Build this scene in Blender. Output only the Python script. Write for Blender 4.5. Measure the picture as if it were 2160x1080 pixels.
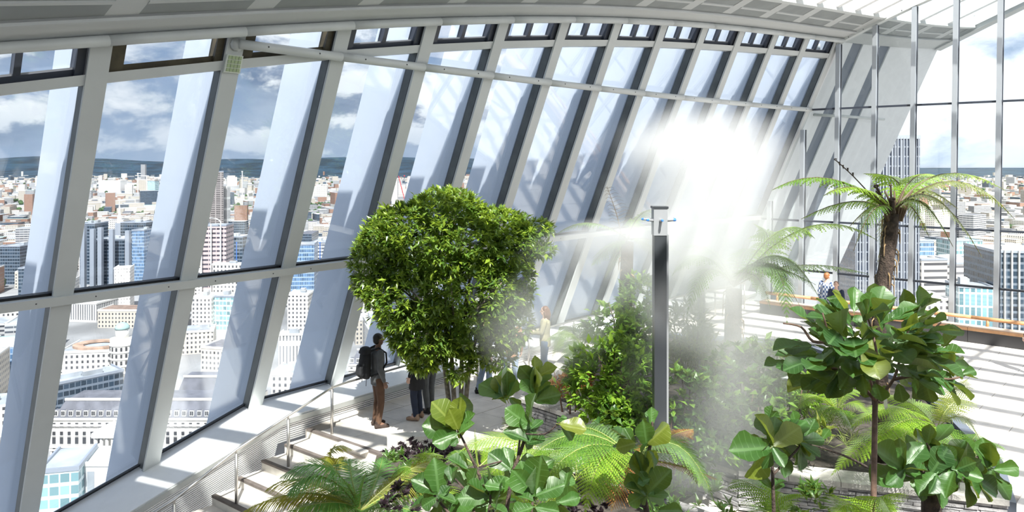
import bpy, bmesh, math, random
from mathutils import Vector, Matrix, noise
from math import sin, cos, pi, radians, sqrt

for _o in list(bpy.data.objects):
    bpy.data.objects.remove(_o)
SC = bpy.context.scene
COL = SC.collection
H = 5.08                 # camera height above the terrace floor
F = 1555.35              # focal length in pixels of a 2160 px wide frame
HOR = 341.0              # row of the horizon
SUN_DIR = Vector((0.127, -0.76, 1.0)).normalized()

# ------------------------------------------------------------------ camera, sky, sun, exposure
cd = bpy.data.cameras.new('camera')
cam = bpy.data.objects.new('camera', cd)
COL.objects.link(cam)
cam.location = (0, 0, H)
cam.rotation_euler = (pi / 2, 0, 0)
cd.sensor_width = 36.0
cd.lens = 36.0 * F / 2160.0
cd.shift_y = -(540.0 - HOR) / 2160.0
cd.clip_start = 0.1
cd.clip_end = 40000
SC.camera = cam
SC.view_settings.view_transform = 'Standard'
SC.view_settings.look = 'None'
SC.view_settings.gamma = 1.0
SC.view_settings.use_curve_mapping = False
SC.view_settings.exposure = 0.2
SC.cycles.max_bounces = 7
SC.cycles.diffuse_bounces = 4
SC.cycles.glossy_bounces = 3
SC.cycles.transmission_bounces = 4
SC.cycles.transparent_max_bounces = 16
SC.cycles.volume_bounces = 4
SC.cycles.caustics_reflective = False
SC.cycles.caustics_refractive = False
SC.cycles.sample_clamp_indirect = 4.0
SC.cycles.use_denoising = True
SC.cycles.volume_step_rate = 0.7


class NT:
    """small helper for node trees"""
    def __init__(s, tree):
        s.t = tree
        s.n = tree.nodes
        s.n.clear()

    def add(s, kind, ins=None, **kw):
        nd = s.n.new(kind)
        for k, v in kw.items():
            setattr(nd, k, v)
        for k, v in (ins or {}).items():
            sock = nd.inputs[k]
            if isinstance(v, bpy.types.NodeSocket):
                s.t.links.new(v, sock)
            else:
                sock.default_value = v
        return nd

    def link(s, a, b):
        s.t.links.new(a, b)

    def math(s, op, a, b=None, c=None, clamp=False):
        ins = {0: a}
        if b is not None: ins[1] = b
        if c is not None: ins[2] = c
        nd = s.add('ShaderNodeMath', ins, operation=op)
        nd.use_clamp = clamp
        return nd.outputs[0]

    def vmath(s, op, a, b=None):
        ins = {0: a}
        if b is not None: ins[1] = b
        return s.add('ShaderNodeVectorMath', ins, operation=op)

    def mix(s, f, a, b):
        nd = s.add('ShaderNodeMix', {'Factor': f}, data_type='RGBA')
        for k, v in ((6, a), (7, b)):
            if isinstance(v, bpy.types.NodeSocket): s.link(v, nd.inputs[k])
            else: nd.inputs[k].default_value = (*v[:3], 1)
        return nd.outputs[2]

    def ramp(s, f, lo, hi):
        nd = s.add('ShaderNodeMapRange', {0: f, 1: lo, 2: hi}, interpolation_type='SMOOTHSTEP')
        return nd.outputs[0]

    def noise(s, vec, scale, detail=3.0, rough=0.5, dist=0.0):
        ins = {'Scale': scale, 'Detail': detail, 'Roughness': rough, 'Distortion': dist}
        if vec is not None: ins['Vector'] = vec
        return s.add('ShaderNodeTexNoise', ins)


def build_world():
    w = bpy.data.worlds.new('sky')
    SC.world = w
    w.use_nodes = True
    T = NT(w.node_tree)
    tc = T.add('ShaderNodeTexCoord')
    d = T.vmath('NORMALIZE', tc.outputs['Generated']).outputs[0]
    sep = T.add('ShaderNodeSeparateXYZ', {0: d})
    z = T.math('MAXIMUM', sep.outputs[2], 0.0)
    p = T.vmath('MULTIPLY', d, (1.0, 1.0, 1.9)).outputs[0]
    q = T.vmath('ADD', p, (0.012, -0.02, 0.035)).outputs[0]
    n1 = T.noise(p, 6.5, 8.0, 0.55, 0.25).outputs[0]
    n3 = T.noise(q, 6.5, 8.0, 0.55, 0.25).outputs[0]
    n2 = T.noise(T.vmath('MULTIPLY', d, (1.0, 1.0, 4.0)).outputs[0], 3.0, 5.0, 0.55).outputs[0]
    # thin bright overcast over the north-east, broken cumulus over the north-west
    east = T.ramp(sep.outputs[0], -0.35, 0.45)
    blue = T.mix(T.ramp(z, 0.0, 0.5), (0.40, 0.51, 0.67), (0.15, 0.27, 0.52))
    cmask = T.ramp(T.math('MULTIPLY_ADD', east, 0.06, n1), 0.36, 0.54)
    lit = T.ramp(T.math('SUBTRACT', n1, n3), -0.02, 0.075)
    grey = T.mix(T.ramp(n2, 0.38, 0.62), (0.22, 0.29, 0.42), (0.50, 0.58, 0.70))
    cl = T.mix(lit, grey, (1.12, 1.11, 1.09))
    cl = T.mix(T.math('MULTIPLY', east, T.math('MULTIPLY_ADD', T.ramp(n2, 0.30, 0.50), 0.45, 0.55)), cl, (1.25, 1.27, 1.3))
    sky = T.mix(cmask, blue, cl)
    # pale haze low down
    sky = T.mix(T.math('MULTIPLY', T.math('SUBTRACT', 1.0, T.ramp(z, 0.0, 0.07)), 0.6), sky, (0.50, 0.61, 0.76))
    gnd = T.ramp(sep.outputs[2], -0.02, 0.0)
    sky = T.mix(gnd, (0.34, 0.34, 0.34), sky)
    bg = T.add('ShaderNodeBackground', {0: sky, 1: SKY_STRENGTH})
    T.add('ShaderNodeOutputWorld', {0: bg.outputs[0]})


SKY_STRENGTH = 1.15
build_world()
sd = bpy.data.lights.new('sun', 'SUN')
sd.energy = 10.5
sd.angle = radians(0.7)
sd.color = (1.0, 0.955, 0.89)
sun = bpy.data.objects.new('sun', sd)
COL.objects.link(sun)
sun.rotation_euler = SUN_DIR.to_track_quat('Z', 'Y').to_euler()
sun.location = (10, -30, 60)


# ------------------------------------------------------------------ materials
MATS = {}


def out_of(T, shader):
    T.add('ShaderNodeOutputMaterial', {0: shader})


def mat(name, col, rough=0.6, metal=0.0, var=0.0, vscale=4.0, bump=0.0, bscale=40.0, spec=0.5):
    m = bpy.data.materials.new(name)
    m.use_nodes = True
    T = NT(m.node_tree)
    b = T.add('ShaderNodeBsdfPrincipled', {'Base Color': (*col, 1), 'Roughness': rough, 'Metallic': metal})
    b.inputs['Specular IOR Level'].default_value = spec
    if var or bump:
        tc = T.add('ShaderNodeTexCoord')
        if var:
            nz = T.noise(tc.outputs['Object'], vscale, 4.0).outputs[0]
            lo = tuple(c * (1 - var) for c in col)
            hi = tuple(min(1, c * (1 + var)) for c in col)
            T.link(T.mix(T.ramp(nz, 0.3, 0.7), lo, hi), b.inputs['Base Color'])
        if bump:
            nb = T.noise(tc.outputs['Object'], bscale, 3.0).outputs[0]
            bp = T.add('ShaderNodeBump', {'Strength': bump, 'Distance': 0.02, 'Height': nb})
            T.link(bp.outputs[0], b.inputs['Normal'])
    out_of(T, b.outputs[0])
    MATS[name] = m
    return m


def glass_mat(name, tint, refl=0.05, rough=0.0, gl=(1, 1, 1)):
    """coated flat glazing: tinted see-through plus a mirror part that grows at grazing angles"""
    m = bpy.data.materials.new(name)
    m.use_nodes = True
    T = NT(m.node_tree)
    lw = T.add('ShaderNodeLayerWeight', {'Blend': 0.5})
    f = T.math('POWER', lw.outputs['Facing'], 5.0)
    f = T.math('MULTIPLY_ADD', f, 1.0 - refl, refl, clamp=True)
    tr = T.add('ShaderNodeBsdfTransparent', {0: (*tint, 1)})
    g = T.add('ShaderNodeBsdfGlossy', {0: (*gl, 1), 'Roughness': rough})
    mx = T.add('ShaderNodeMixShader', {0: f, 1: tr.outputs[0], 2: g.outputs[0]})
    out_of(T, mx.outputs[0])
    MATS[name] = m
    return m


def leaf_mat(name, dark, light, trans=0.45, gloss=0.12, rough=0.35, veins=False, tcol=None):
    m = bpy.data.materials.new(name)
    m.use_nodes = True
    T = NT(m.node_tree)
    if veins:
        oi = T.add('ShaderNodeObjectInfo')
        rnd = oi.outputs['Random']
    else:
        rnd = T.add('ShaderNodeNewGeometry').outputs['Random Per Island']
    c = T.mix(rnd, dark, light)
    bump = None
    if veins:
        uv = T.add('ShaderNodeUVMap')
        s = T.add('ShaderNodeSeparateXYZ', {0: uv.outputs[0]})
        ax = T.math('ABSOLUTE', s.outputs[0])
        mid = T.math('SUBTRACT', 1.0, T.ramp(ax, 0.015, 0.05))
        ph = T.math('FRACT', T.math('MULTIPLY', T.math('SUBTRACT', s.outputs[1], T.math('MULTIPLY', ax, 0.45)), 7.0))
        side = T.math('SUBTRACT', 1.0, T.ramp(T.math('ABSOLUTE', T.math('SUBTRACT', ph, 0.5)), 0.03, 0.10))
        v = T.math('MAXIMUM', mid, T.math('MULTIPLY', side, 0.55))
        c = T.mix(T.math('MULTIPLY', v, 0.45), c, tuple(min(1, x * 1.5 + 0.05) for x in light))
        bump = T.add('ShaderNodeBump', {'Strength': 0.35, 'Distance': 0.004, 'Height': v})
    df = T.add('ShaderNodeBsdfDiffuse', {0: c})
    tl = T.add('ShaderNodeBsdfTranslucent', {0: T.mix(0.65, c, tcol or (0.42, 0.52, 0.05))})
    gl = T.add('ShaderNodeBsdfGlossy', {0: (0.9, 0.95, 0.9, 1), 'Roughness': rough})
    if bump:
        for nd in (df, gl): T.link(bump.outputs[0], nd.inputs['Normal'])
    m1 = T.add('ShaderNodeMixShader', {0: trans, 1: df.outputs[0], 2: tl.outputs[0]})
    lw = T.add('ShaderNodeLayerWeight', {'Blend': 0.3})
    m2 = T.add('ShaderNodeMixShader', {0: T.math('MULTIPLY_ADD', lw.outputs['Fresnel'], 0.16, gloss * 0.12, clamp=True),
                                       1: m1.outputs[0], 2: gl.outputs[0]})
    out_of(T, m2.outputs[0])
    MATS[name] = m
    return m


def wall_pattern_mat(name, wall, glass, pw, ph, fx, fy, rough=0.7, var=0.1, grough=0.15):
    """facade of a far building: window grid printed by UV in metres"""
    m = bpy.data.materials.new(name)
    m.use_nodes = True
    T = NT(m.node_tree)
    uv = T.add('ShaderNodeUVMap')
    s = T.add('ShaderNodeSeparateXYZ', {0: uv.outputs[0]})
    a = T.math('ABSOLUTE', T.math('SUBTRACT', T.math('FRACT', T.math('DIVIDE', s.outputs[0], pw)), 0.5))
    b = T.math('ABSOLUTE', T.math('SUBTRACT', T.math('FRACT', T.math('DIVIDE', s.outputs[1], ph)), 0.5))
    w = T.math('MULTIPLY', T.math('LESS_THAN', a, fx / 2), T.math('LESS_THAN', b, fy / 2))
    cell = T.add('ShaderNodeCombineXYZ', {0: T.math('FLOOR', T.math('DIVIDE', s.outputs[0], pw)),
                                         1: T.math('FLOOR', T.math('DIVIDE', s.outputs[1], ph)), 2: 0.5}).outputs[0]
    wn = T.add('ShaderNodeTexWhiteNoise', {'Vector': cell}, noise_dimensions='3D').outputs[0]
    oi = T.add('ShaderNodeObjectInfo').outputs['Random']
    wc = T.mix(oi, tuple(c * (1 - var) for c in wall), tuple(min(1, c * (1 + var)) for c in wall))
    gc = T.mix(wn, tuple(c * 0.6 for c in glass), tuple(min(1, c * 1.4) for c in glass))
    c = T.mix(w, wc, gc)
    bs = T.add('ShaderNodeBsdfPrincipled', {'Base Color': c, 'Roughness': T.math('MULTIPLY_ADD', w, grough - rough, rough)})
    out_of(T, bs.outputs[0])
    MATS[name] = m
    return m


mat('white_paint', (0.54, 0.565, 0.56), 0.4, var=0.03, vscale=1.5)
mat('white_clad', (0.86, 0.87, 0.88), 0.45, var=0.02)
mat('soffit', (0.25, 0.27, 0.27), 0.55, var=0.06, vscale=2.0)
mat('soffit_light', (0.50, 0.52, 0.52), 0.5)
mat('gasket', (0.10, 0.115, 0.12), 0.45, var=0.15, vscale=3)
mat('black_seal', (0.012, 0.013, 0.015), 0.5)
mat('navy_frame', (0.035, 0.042, 0.058), 0.4)
mat('olive_frame', (0.06, 0.05, 0.028), 0.5, var=0.3, vscale=6)


def fritted_mat(name, col):
    m = bpy.data.materials.new(name); m.use_nodes = True
    T = NT(m.node_tree)
    a = T.add('ShaderNodeBsdfDiffuse', {0: (*col, 1)}); b = T.add('ShaderNodeBsdfTranslucent', {0: (*col, 1)})
    out_of(T, T.add('ShaderNodeMixShader', {0: 0.4, 1: a.outputs[0], 2: b.outputs[0]}).outputs[0])
    MATS[name] = m


fritted_mat('outer_fin', (0.84, 0.88, 0.94))
mat('silver', (0.55, 0.58, 0.62), 0.32, 0.6)
mat('steel', (0.62, 0.60, 0.57), 0.28, 0.9)
mat('dark_bolt', (0.03, 0.03, 0.035), 0.5)
mat('grey_channel', (0.30, 0.33, 0.38), 0.5)
mat('dark_channel', (0.20, 0.23, 0.28), 0.6)
mat('paving', (0.70, 0.655, 0.61), 0.75, var=0.10, vscale=3.0, bump=0.15, bscale=60)
mat('paving_joint', (0.36, 0.33, 0.30), 0.9)
mat('nosing', (0.13, 0.11, 0.10), 0.8, var=0.2)
mat('kerb', (0.60, 0.58, 0.53), 0.8, var=0.1, vscale=5)
mat('slate', (0.34, 0.33, 0.34), 0.8, var=0.35, vscale=7, bump=0.5, bscale=25)
mat('coping', (0.46, 0.44, 0.42), 0.75, var=0.2, vscale=6, bump=0.2)
mat('mortar', (0.10, 0.10, 0.10), 0.9)
mat('soil', (0.05, 0.042, 0.034), 0.95, var=0.5, vscale=8, bump=0.8, bscale=14)
mat('dark_kerb', (0.12, 0.14, 0.18), 0.5)
mat('timber', (0.50, 0.27, 0.13), 0.5, var=0.15, vscale=5)
mat('timber_pale', (0.66, 0.50, 0.38), 0.55, var=0.1, vscale=5)
mat('bench_base', (0.05, 0.048, 0.05), 0.7)
mat('pole_dark', (0.055, 0.06, 0.068), 0.3, 0.3)
mat('pole_light', (0.40, 0.41, 0.43), 0.4, 0.4)
mat('nozzle_blue', (0.05, 0.20, 0.55), 0.4)
mat('bark_dark', (0.055, 0.038, 0.030), 0.9, var=0.5, vscale=18, bump=1.0, bscale=40)
mat('bark_grey', (0.16, 0.14, 0.11), 0.85, var=0.35, vscale=14, bump=0.8, bscale=30)
mat('stem_brown', (0.14, 0.085, 0.06), 0.7, var=0.3, vscale=20)
mat('rachis_brown', (0.08, 0.05, 0.025), 0.6)
mat('rachis_green', (0.22, 0.25, 0.06), 0.6)
mat('fiddlehead', (0.05, 0.03, 0.02), 0.7)
mat('dry_frond', (0.30, 0.20, 0.10), 0.8, var=0.3, vscale=10)
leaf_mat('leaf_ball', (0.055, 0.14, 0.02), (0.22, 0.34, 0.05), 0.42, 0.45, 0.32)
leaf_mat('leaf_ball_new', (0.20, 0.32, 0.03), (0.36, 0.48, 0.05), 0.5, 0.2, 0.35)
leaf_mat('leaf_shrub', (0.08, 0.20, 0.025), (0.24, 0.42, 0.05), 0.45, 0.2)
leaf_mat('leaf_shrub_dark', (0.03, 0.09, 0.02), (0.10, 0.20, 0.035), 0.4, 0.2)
leaf_mat('leaf_fig', (0.014, 0.055, 0.010), (0.045, 0.125, 0.020), 0.30, 0.25, 0.42, veins=True)
leaf_mat('leaf_fig_young', (0.09, 0.14, 0.015), (0.17, 0.21, 0.025), 0.5, 0.2, 0.36, veins=True)
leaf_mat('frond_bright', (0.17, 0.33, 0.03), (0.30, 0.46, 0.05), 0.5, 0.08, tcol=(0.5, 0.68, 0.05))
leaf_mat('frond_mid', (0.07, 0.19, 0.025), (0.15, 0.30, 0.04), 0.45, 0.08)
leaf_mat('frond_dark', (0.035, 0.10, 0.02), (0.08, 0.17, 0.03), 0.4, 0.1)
leaf_mat('frond_olive', (0.13, 0.18, 0.03), (0.26, 0.28, 0.07), 0.45, 0.05)
leaf_mat('frond_rust', (0.28, 0.11, 0.03), (0.48, 0.26, 0.08), 0.5, 0.05, tcol=(0.6, 0.3, 0.1))
leaf_mat('frond_palm', (0.06, 0.20, 0.045), (0.13, 0.31, 0.06), 0.35, 0.3)
leaf_mat('frond_palm_gold', (0.22, 0.26, 0.03), (0.38, 0.38, 0.06), 0.5, 0.1, tcol=(0.6, 0.5, 0.06))
leaf_mat('leaf_purple', (0.018, 0.012, 0.016), (0.06, 0.04, 0.05), 0.2, 0.2, tcol=(0.1, 0.05, 0.06))
leaf_mat('leaf_grass', (0.10, 0.16, 0.04), (0.28, 0.30, 0.12), 0.4, 0.1)
glass_mat('glass_facade', (0.80, 0.84, 0.88), 0.06)
glass_mat('glass_end', (0.95, 0.975, 0.98), 0.03)
glass_mat('glass_roof', (0.96, 0.98, 0.98), 0.03)


# ------------------------------------------------------------------ mesh and object helpers
def V(*a):
    return Vector(a)


def P(px, py, D):
    """the place seen at pixel (px, py) at depth D metres"""
    return Vector(((px - 1080.0) / F * D, D, H - (py - HOR) / F * D))


def G(px, py, z=0.0):
    """the place on the level z seen at pixel (px, py)"""
    D = F * (H - z) / (py - HOR)
    return Vector(((px - 1080.0) / F * D, D, z))


class MB:
    def __init__(s):
        s.v, s.f, s.m, s.uv = [], [], [], {}

    def quad(s, a, b, c, d, mi=0):
        n = len(s.v); s.v += [a, b, c, d]; s.f.append((n, n + 1, n + 2, n + 3)); s.m.append(mi)

    def tri(s, a, b, c, mi=0):
        n = len(s.v); s.v += [a, b, c]; s.f.append((n, n + 1, n + 2)); s.m.append(mi)

    def hexa(s, p, mi=0):
        """p: four bottom corners then four top corners, counter-clockwise from above"""
        n = len(s.v); s.v += list(p)
        for q in ((3, 2, 1, 0), (4, 5, 6, 7), (0, 1, 5, 4), (1, 2, 6, 5), (2, 3, 7, 6), (3, 0, 4, 7)):
            s.f.append(tuple(n + i for i in q)); s.m.append(mi)
        return s

    def box(s, c, size, rz=0.0, mi=0):
        c = Vector(c); x, y, z = size[0] / 2, size[1] / 2, size[2] / 2
        R = Matrix.Rotation(rz, 3, 'Z')
        s.hexa([c + R @ V(*q) for q in ((-x, -y, -z), (x, -y, -z), (x, y, -z), (-x, y, -z), (-x, -y, z), (x, -y, z), (x, y, z), (-x, y, z))], mi)
        return s

    def beam(s, a, b, u, v, u0, u1, v0, v1, mi=0, u2=None, w2=None):
        """bar from a to b; cross-section u0..u1 along u and v0..v1 along v (u2/w2: directions at b)"""
        u2 = u2 or u; w2 = w2 or v
        A = [a + u * i + v * j for i, j in ((u0, v0), (u1, v0), (u1, v1), (u0, v1))]
        B = [b + u2 * i + w2 * j for i, j in ((u0, v0), (u1, v0), (u1, v1), (u0, v1))]
        s.hexa(A + B, mi)
        return s

    def tube(s, pts, radii, seg=8, mi=0, caps=True):
        pts = [Vector(p) for p in pts]
        if not hasattr(radii, '__len__'): radii = [radii] * len(pts)
        n0 = len(s.v)
        up = None
        for i, p in enumerate(pts):
            t = (pts[min(i + 1, len(pts) - 1)] - pts[max(i - 1, 0)])
            t = t.normalized() if t.length > 1e-9 else V(0, 0, 1)
            if up is None:
                up = V(0, 0, 1) if abs(t.z) < 0.9 else V(1, 0, 0)
            a = t.cross(up)
            a = a.normalized() if a.length > 1e-6 else t.orthogonal().normalized()
            b = a.cross(t).normalized(); up = b
            for k in range(seg):
                an = 2 * pi * k / seg
                s.v.append(p + (a * cos(an) + b * sin(an)) * radii[i])
        for i in range(len(pts) - 1):
            for k in range(seg):
                k2 = (k + 1) % seg
                s.f.append((n0 + i * seg + k, n0 + i * seg + k2, n0 + (i + 1) * seg + k2, n0 + (i + 1) * seg + k)); s.m.append(mi)
        if caps:
            s.f.append(tuple(n0 + k for k in range(seg))[::-1]); s.m.append(mi)
            e = n0 + (len(pts) - 1) * seg
            s.f.append(tuple(e + k for k in range(seg))); s.m.append(mi)
        return s

    def poly_prism(s, pts, z0, z1, mi=0, mtop=None):
        """plan polygon (counter-clockwise) from z0 up to z1"""
        n = len(s.v); k = len(pts)
        s.v += [V(p[0], p[1], z0) for p in pts] + [V(p[0], p[1], z1) for p in pts]
        s.f.append(tuple(n + i for i in range(k))[::-1]); s.m.append(mi)
        s.f.append(tuple(n + k + i for i in range(k))); s.m.append(mi if mtop is None else mtop)
        for i in range(k):
            j = (i + 1) % k
            s.f.append((n + i, n + j, n + k + j, n + k + i)); s.m.append(mi)
        return s

    def ball(s, c, r, seg=10, rings=7, mi=0):
        c = Vector(c)
        r = Vector(r) if hasattr(r, '__len__') else V(r, r, r)
        n = len(s.v)
        s.v.append(c + V(0, 0, -r.z))
        for i in range(1, rings):
            a = -pi / 2 + pi * i / rings
            for k in range(seg):
                b = 2 * pi * k / seg
                s.v.append(c + V(r.x * cos(a) * cos(b), r.y * cos(a) * sin(b), r.z * sin(a)))
        s.v.append(c + V(0, 0, r.z))
        for k in range(seg):
            k2 = (k + 1) % seg
            s.f.append((n, n + 1 + k2, n + 1 + k)); s.m.append(mi)
            for i in range(rings - 2):
                a = n + 1 + i * seg
                s.f.append((a + k, a + k2, a + seg + k2, a + seg + k)); s.m.append(mi)
            a = n + 1 + (rings - 2) * seg
            s.f.append((a + k, a + k2, n + 1 + (rings - 1) * seg)); s.m.append(mi)
        return s

    def mesh(s, name, mats, smooth=False, origin=None):
        me = bpy.data.meshes.new(name)
        vs = s.v if origin is None else [p - origin for p in s.v]
        me.from_pydata([tuple(p) for p in vs], [], s.f)
        for m in (mats if isinstance(mats, (list, tuple)) else [mats]):
            me.materials.append(MATS[m])
        if len(me.materials) > 1:
            me.polygons.foreach_set('material_index', s.m)
        if smooth:
            me.polygons.foreach_set('use_smooth', [True] * len(me.polygons))
        if s.uv:
            l = me.uv_layers.new(name='UVMap')
            for fi, uvs in s.uv.items():
                for li, uv in zip(me.polygons[fi].loop_indices, uvs):
                    l.data[li].uv = uv
        me.update()
        return me

    def obj(s, name, mats, parent=None, smooth=False, origin=None):
        """link as one object; with no parent its origin is put at the middle of its base"""
        if parent is None and origin is None and s.v:
            xs = [p[0] for p in s.v]; ys = [p[1] for p in s.v]; zs = [p[2] for p in s.v]
            origin = V((min(xs) + max(xs)) / 2, (min(ys) + max(ys)) / 2, min(zs))
        if parent is not None:
            origin = world_loc(parent)
        me = s.mesh(name, mats, smooth, origin)
        return link(name, me, parent, None if parent is not None else origin)


def world_loc(o):
    p = Vector((0, 0, 0))
    while o is not None:
        p += o.location; o = o.parent
    return p


def link(name, me, parent=None, loc=None):
    o = bpy.data.objects.new(name, me)
    COL.objects.link(o)
    if parent is not None: o.parent = parent
    if loc is not None: o.location = loc
    return o


def tag(o, label=None, cat=None, group=None, kind=None):
    if label: o['label'] = label
    if cat: o['category'] = cat
    if group: o['group'] = group
    if kind: o['kind'] = kind
    return o


def thing(name, loc, label, cat, group=None, kind=None):
    o = bpy.data.objects.new(name, None)
    o.empty_display_size = 0.2
    COL.objects.link(o)
    o.location = loc
    return tag(o, label, cat, group, kind)


def frame_from(axis, nrm):
    """matrix with Y along axis and Z near nrm"""
    y = axis.normalized()
    x = y.cross(nrm)
    x = x.normalized() if x.length > 1e-6 else y.orthogonal().normalized()
    z = x.cross(y)
    return Matrix((x, y, z)).transposed()


def put(o, loc, rot3, scale=1.0):
    """place an object under its parent's location with a rotation and size"""
    base = world_loc(o.parent) if o.parent else V(0, 0, 0)
    o.location = Vector(loc) - base
    o.rotation_euler = rot3.to_euler()
    o.scale = (scale,) * 3 if not hasattr(scale, '__len__') else scale
# ================================================================== the leaning glass facade
TS0, TS1, TH = -4.0, 17.0, 0.05
_X, _Y, _A = [], [], []


def _build_curve():
    n = int(round((TS1 - TS0) / TH)) + 1
    th = [0.8681 - 0.005607 * t - 0.00086267 * t * t for t in (TS0 + i * TH for i in range(n))]
    x = [0.0]; y = [0.0]
    for i in range(1, n):
        x.append(x[-1] + 1.8594 * TH * (cos(th[i]) + cos(th[i - 1])) / 2)
        y.append(y[-1] + 1.8594 * TH * (sin(th[i]) + sin(th[i - 1])) / 2)
    i0 = int(round(-TS0 / TH))
    for i in range(n):
        _X.append(x[i] - x[i0] - 6.5686); _Y.append(y[i] - y[i0] + 10.7487); _A.append(th[i])


_build_curve()


def _s(arr, t):
    k = (t - TS0) / TH
    i = max(0, min(len(arr) - 2, int(k)))
    f = k - i
    return arr[i] * (1 - f) + arr[i + 1] * f


def nrm_at(t):           # level direction from the glass into the room
    a = _s(_A, t)
    return V(sin(a), -cos(a), 0)


def dir_at(t):           # level direction along the facade, away from the camera
    a = _s(_A, t)
    return V(cos(a), sin(a), 0)


def lean(t):
    return 0.39933 + 0.004668 * t


def fac(t, zr, off=0.0):
    """point of the facade: bay t, height zr above the camera, off metres into the room"""
    k = (zr + 2.0) * lean(t) + off
    n = nrm_at(t)
    return V(_s(_X, t) + n.x * k, _s(_Y, t) + n.y * k, H + zr)


def z_rim(t):
    return (((6.5752e-5 * t - 0.0014468) * t - 0.0050445) * t + 0.354707) * t + 1.472184


def z_cl(t):
    return (((5.3326e-5 * t - 0.00088428) * t - 0.0116978) * t + 0.377088) * t + 1.055795


def z_sill(t):
    return -4.72 if t >= 2 else -4.72 - 0.66 * (2 - t)


def lean_dir(t):
    n = nrm_at(t)
    return (n * lean(t) + V(0, 0, 1)).normalized()


wall = thing('wall_left', fac(5, -4.7), 'long leaning glass facade with white mullions looking over the city', 'wall', kind='structure')
T_FIRST, T_LAST = -2, 12


def facade_bar(name, mats, t0, t1, z0, z1, o0, o1, mi=0, e0=0.0, e1=0.0):
    """level bar between fins t0 and t1; z0..z1 offsets are callables or numbers"""
    fz = lambda z, t: z(t) if callable(z) else z
    ta, tb = t0 + e0, t1 - e1
    m = MB()
    a = [fac(ta, fz(z0, ta), o0), fac(ta, fz(z0, ta), o1)]
    b = [fac(tb, fz(z0, tb), o0), fac(tb, fz(z0, tb), o1)]
    a2 = [fac(ta, fz(z1, ta), o0), fac(ta, fz(z1, ta), o1)]
    b2 = [fac(tb, fz(z1, tb), o0), fac(tb, fz(z1, tb), o1)]
    m.hexa([a[0], a[1], b[1], b[0], a2[0], a2[1], b2[1], b2[0]])
    return m


def pane(name, t0, t1, z0, z1, off, matname, parent, th=0.03):
    m = facade_bar(name, matname, t0, t1, z0, z1, off, off + th)
    return m.obj(name, matname, parent)


GL = -0.27
for t in range(T_FIRST, T_LAST + 1):
    u = dir_at(t)
    n = nrm_at(t)
    zb, zt = z_sill(t) - 0.25, z_rim(t) + 0.30
    a, b = fac(t, zb), fac(t, zt)
    nn = n.copy()
    MB().beam(a, b, u, nn, -0.135, 0.135, 0.0, 0.05).obj('mullion', 'white_paint', wall)
    MB().beam(a, b, u, nn, -0.105, 0.105, GL, 0.0).obj('mullion_web', 'gasket', wall)
    MB().beam(a, b, u, nn, -0.128, -0.105, -0.03, -0.005).obj('seal', 'black_seal', wall)
    a, b = fac(t, z_sill(t) - 2.5), fac(t, z_rim(t) + 0.8)
    MB().beam(a, b, u, nn, -0.06, 0.06, GL - 1.25, GL - 0.06).obj('outer_fin', 'outer_fin', wall)
for t in range(T_FIRST, T_LAST):
    g = 0.06
    pane('lower_pane', t, t + 1, lambda q: z_sill(q) - 0.02, -2.0, GL, 'glass_facade', wall)
    pane('upper_pane', t, t + 1, -2.0, z_cl, GL, 'glass_facade', wall)
    # transom of the big windows, with its bolts and seal
    facade_bar('transom', None, t, t + 1, -2.075, -1.94, -0.06, 0.16).obj('transom', 'white_paint', wall)
    facade_bar('seal', None, t, t + 1, -1.94, -1.90, GL + 0.03, -0.05, e0=g, e1=g).obj('seal', 'black_seal', wall)
    facade_bar('seal', None, t, t + 1, lambda q: z_sill(q) + 0.01, lambda q: z_sill(q) + 0.05, GL + 0.03, GL + 0.10, e0=g, e1=g).obj('seal', 'black_seal', wall)
    for q in (0.22, 0.80):
        p = fac(t + q, -2.0, 0.16)
        MB().ball(p, 0.012, 6, 4).obj('bolt', 'dark_bolt', wall)
    # white band under the clerestory
    facade_bar('band', None, t, t + 1, lambda q: z_cl(q) - 0.01, lambda q: z_cl(q) + 0.13, -0.2, 0.02).obj('clerestory_band', 'white_paint', wall)
    # clerestory vent: dark frame with or without a middle bar
    fixed = t in (0, 1)
    fm = 'olive_frame' if fixed else 'navy_frame'
    fr = thing('vent_window', fac(t + 0.5, z_cl(t + 0.5) + 0.1), None, None)
    fr.parent = wall
    fr.location = fr.location - wall.location
    zc0 = lambda q: z_cl(q) + 0.13
    zc1 = lambda q: z_cl(q) + 0.22
    ztop = lambda q: z_rim(q) + 0.28
    e = 0.075
    facade_bar('frame_bottom', None, t, t + 1, zc0, zc1, -0.24, -0.10, e0=e, e1=e).obj('frame_rail', fm, fr)
    facade_bar('frame_side', None, t + e, t + e + (0.11 if fixed else 0.085), zc0, ztop, -0.24, -0.04).obj('frame_stile', fm, fr)
    facade_bar('frame_side', None, t + 1 - e - 0.06, t + 1 - e, zc0, ztop, -0.24, -0.04).obj('frame_stile', fm, fr)
    if not fixed:
        facade_bar('frame_mid', None, t + 0.50, t + 0.545, zc1, ztop, -0.24, -0.10).obj('frame_stile', fm, fr)
        facade_bar('frame_bottom', None, t, t + 1, lambda q: z_cl(q) + 0.22, lambda q: z_cl(q) + 0.25, -0.18, -0.14, e0=e, e1=e).obj('frame_bead', 'silver', fr)
    pane('pane', t + e, t + 1 - e, zc1, ztop, -0.22, 'glass_facade', fr)
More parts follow.
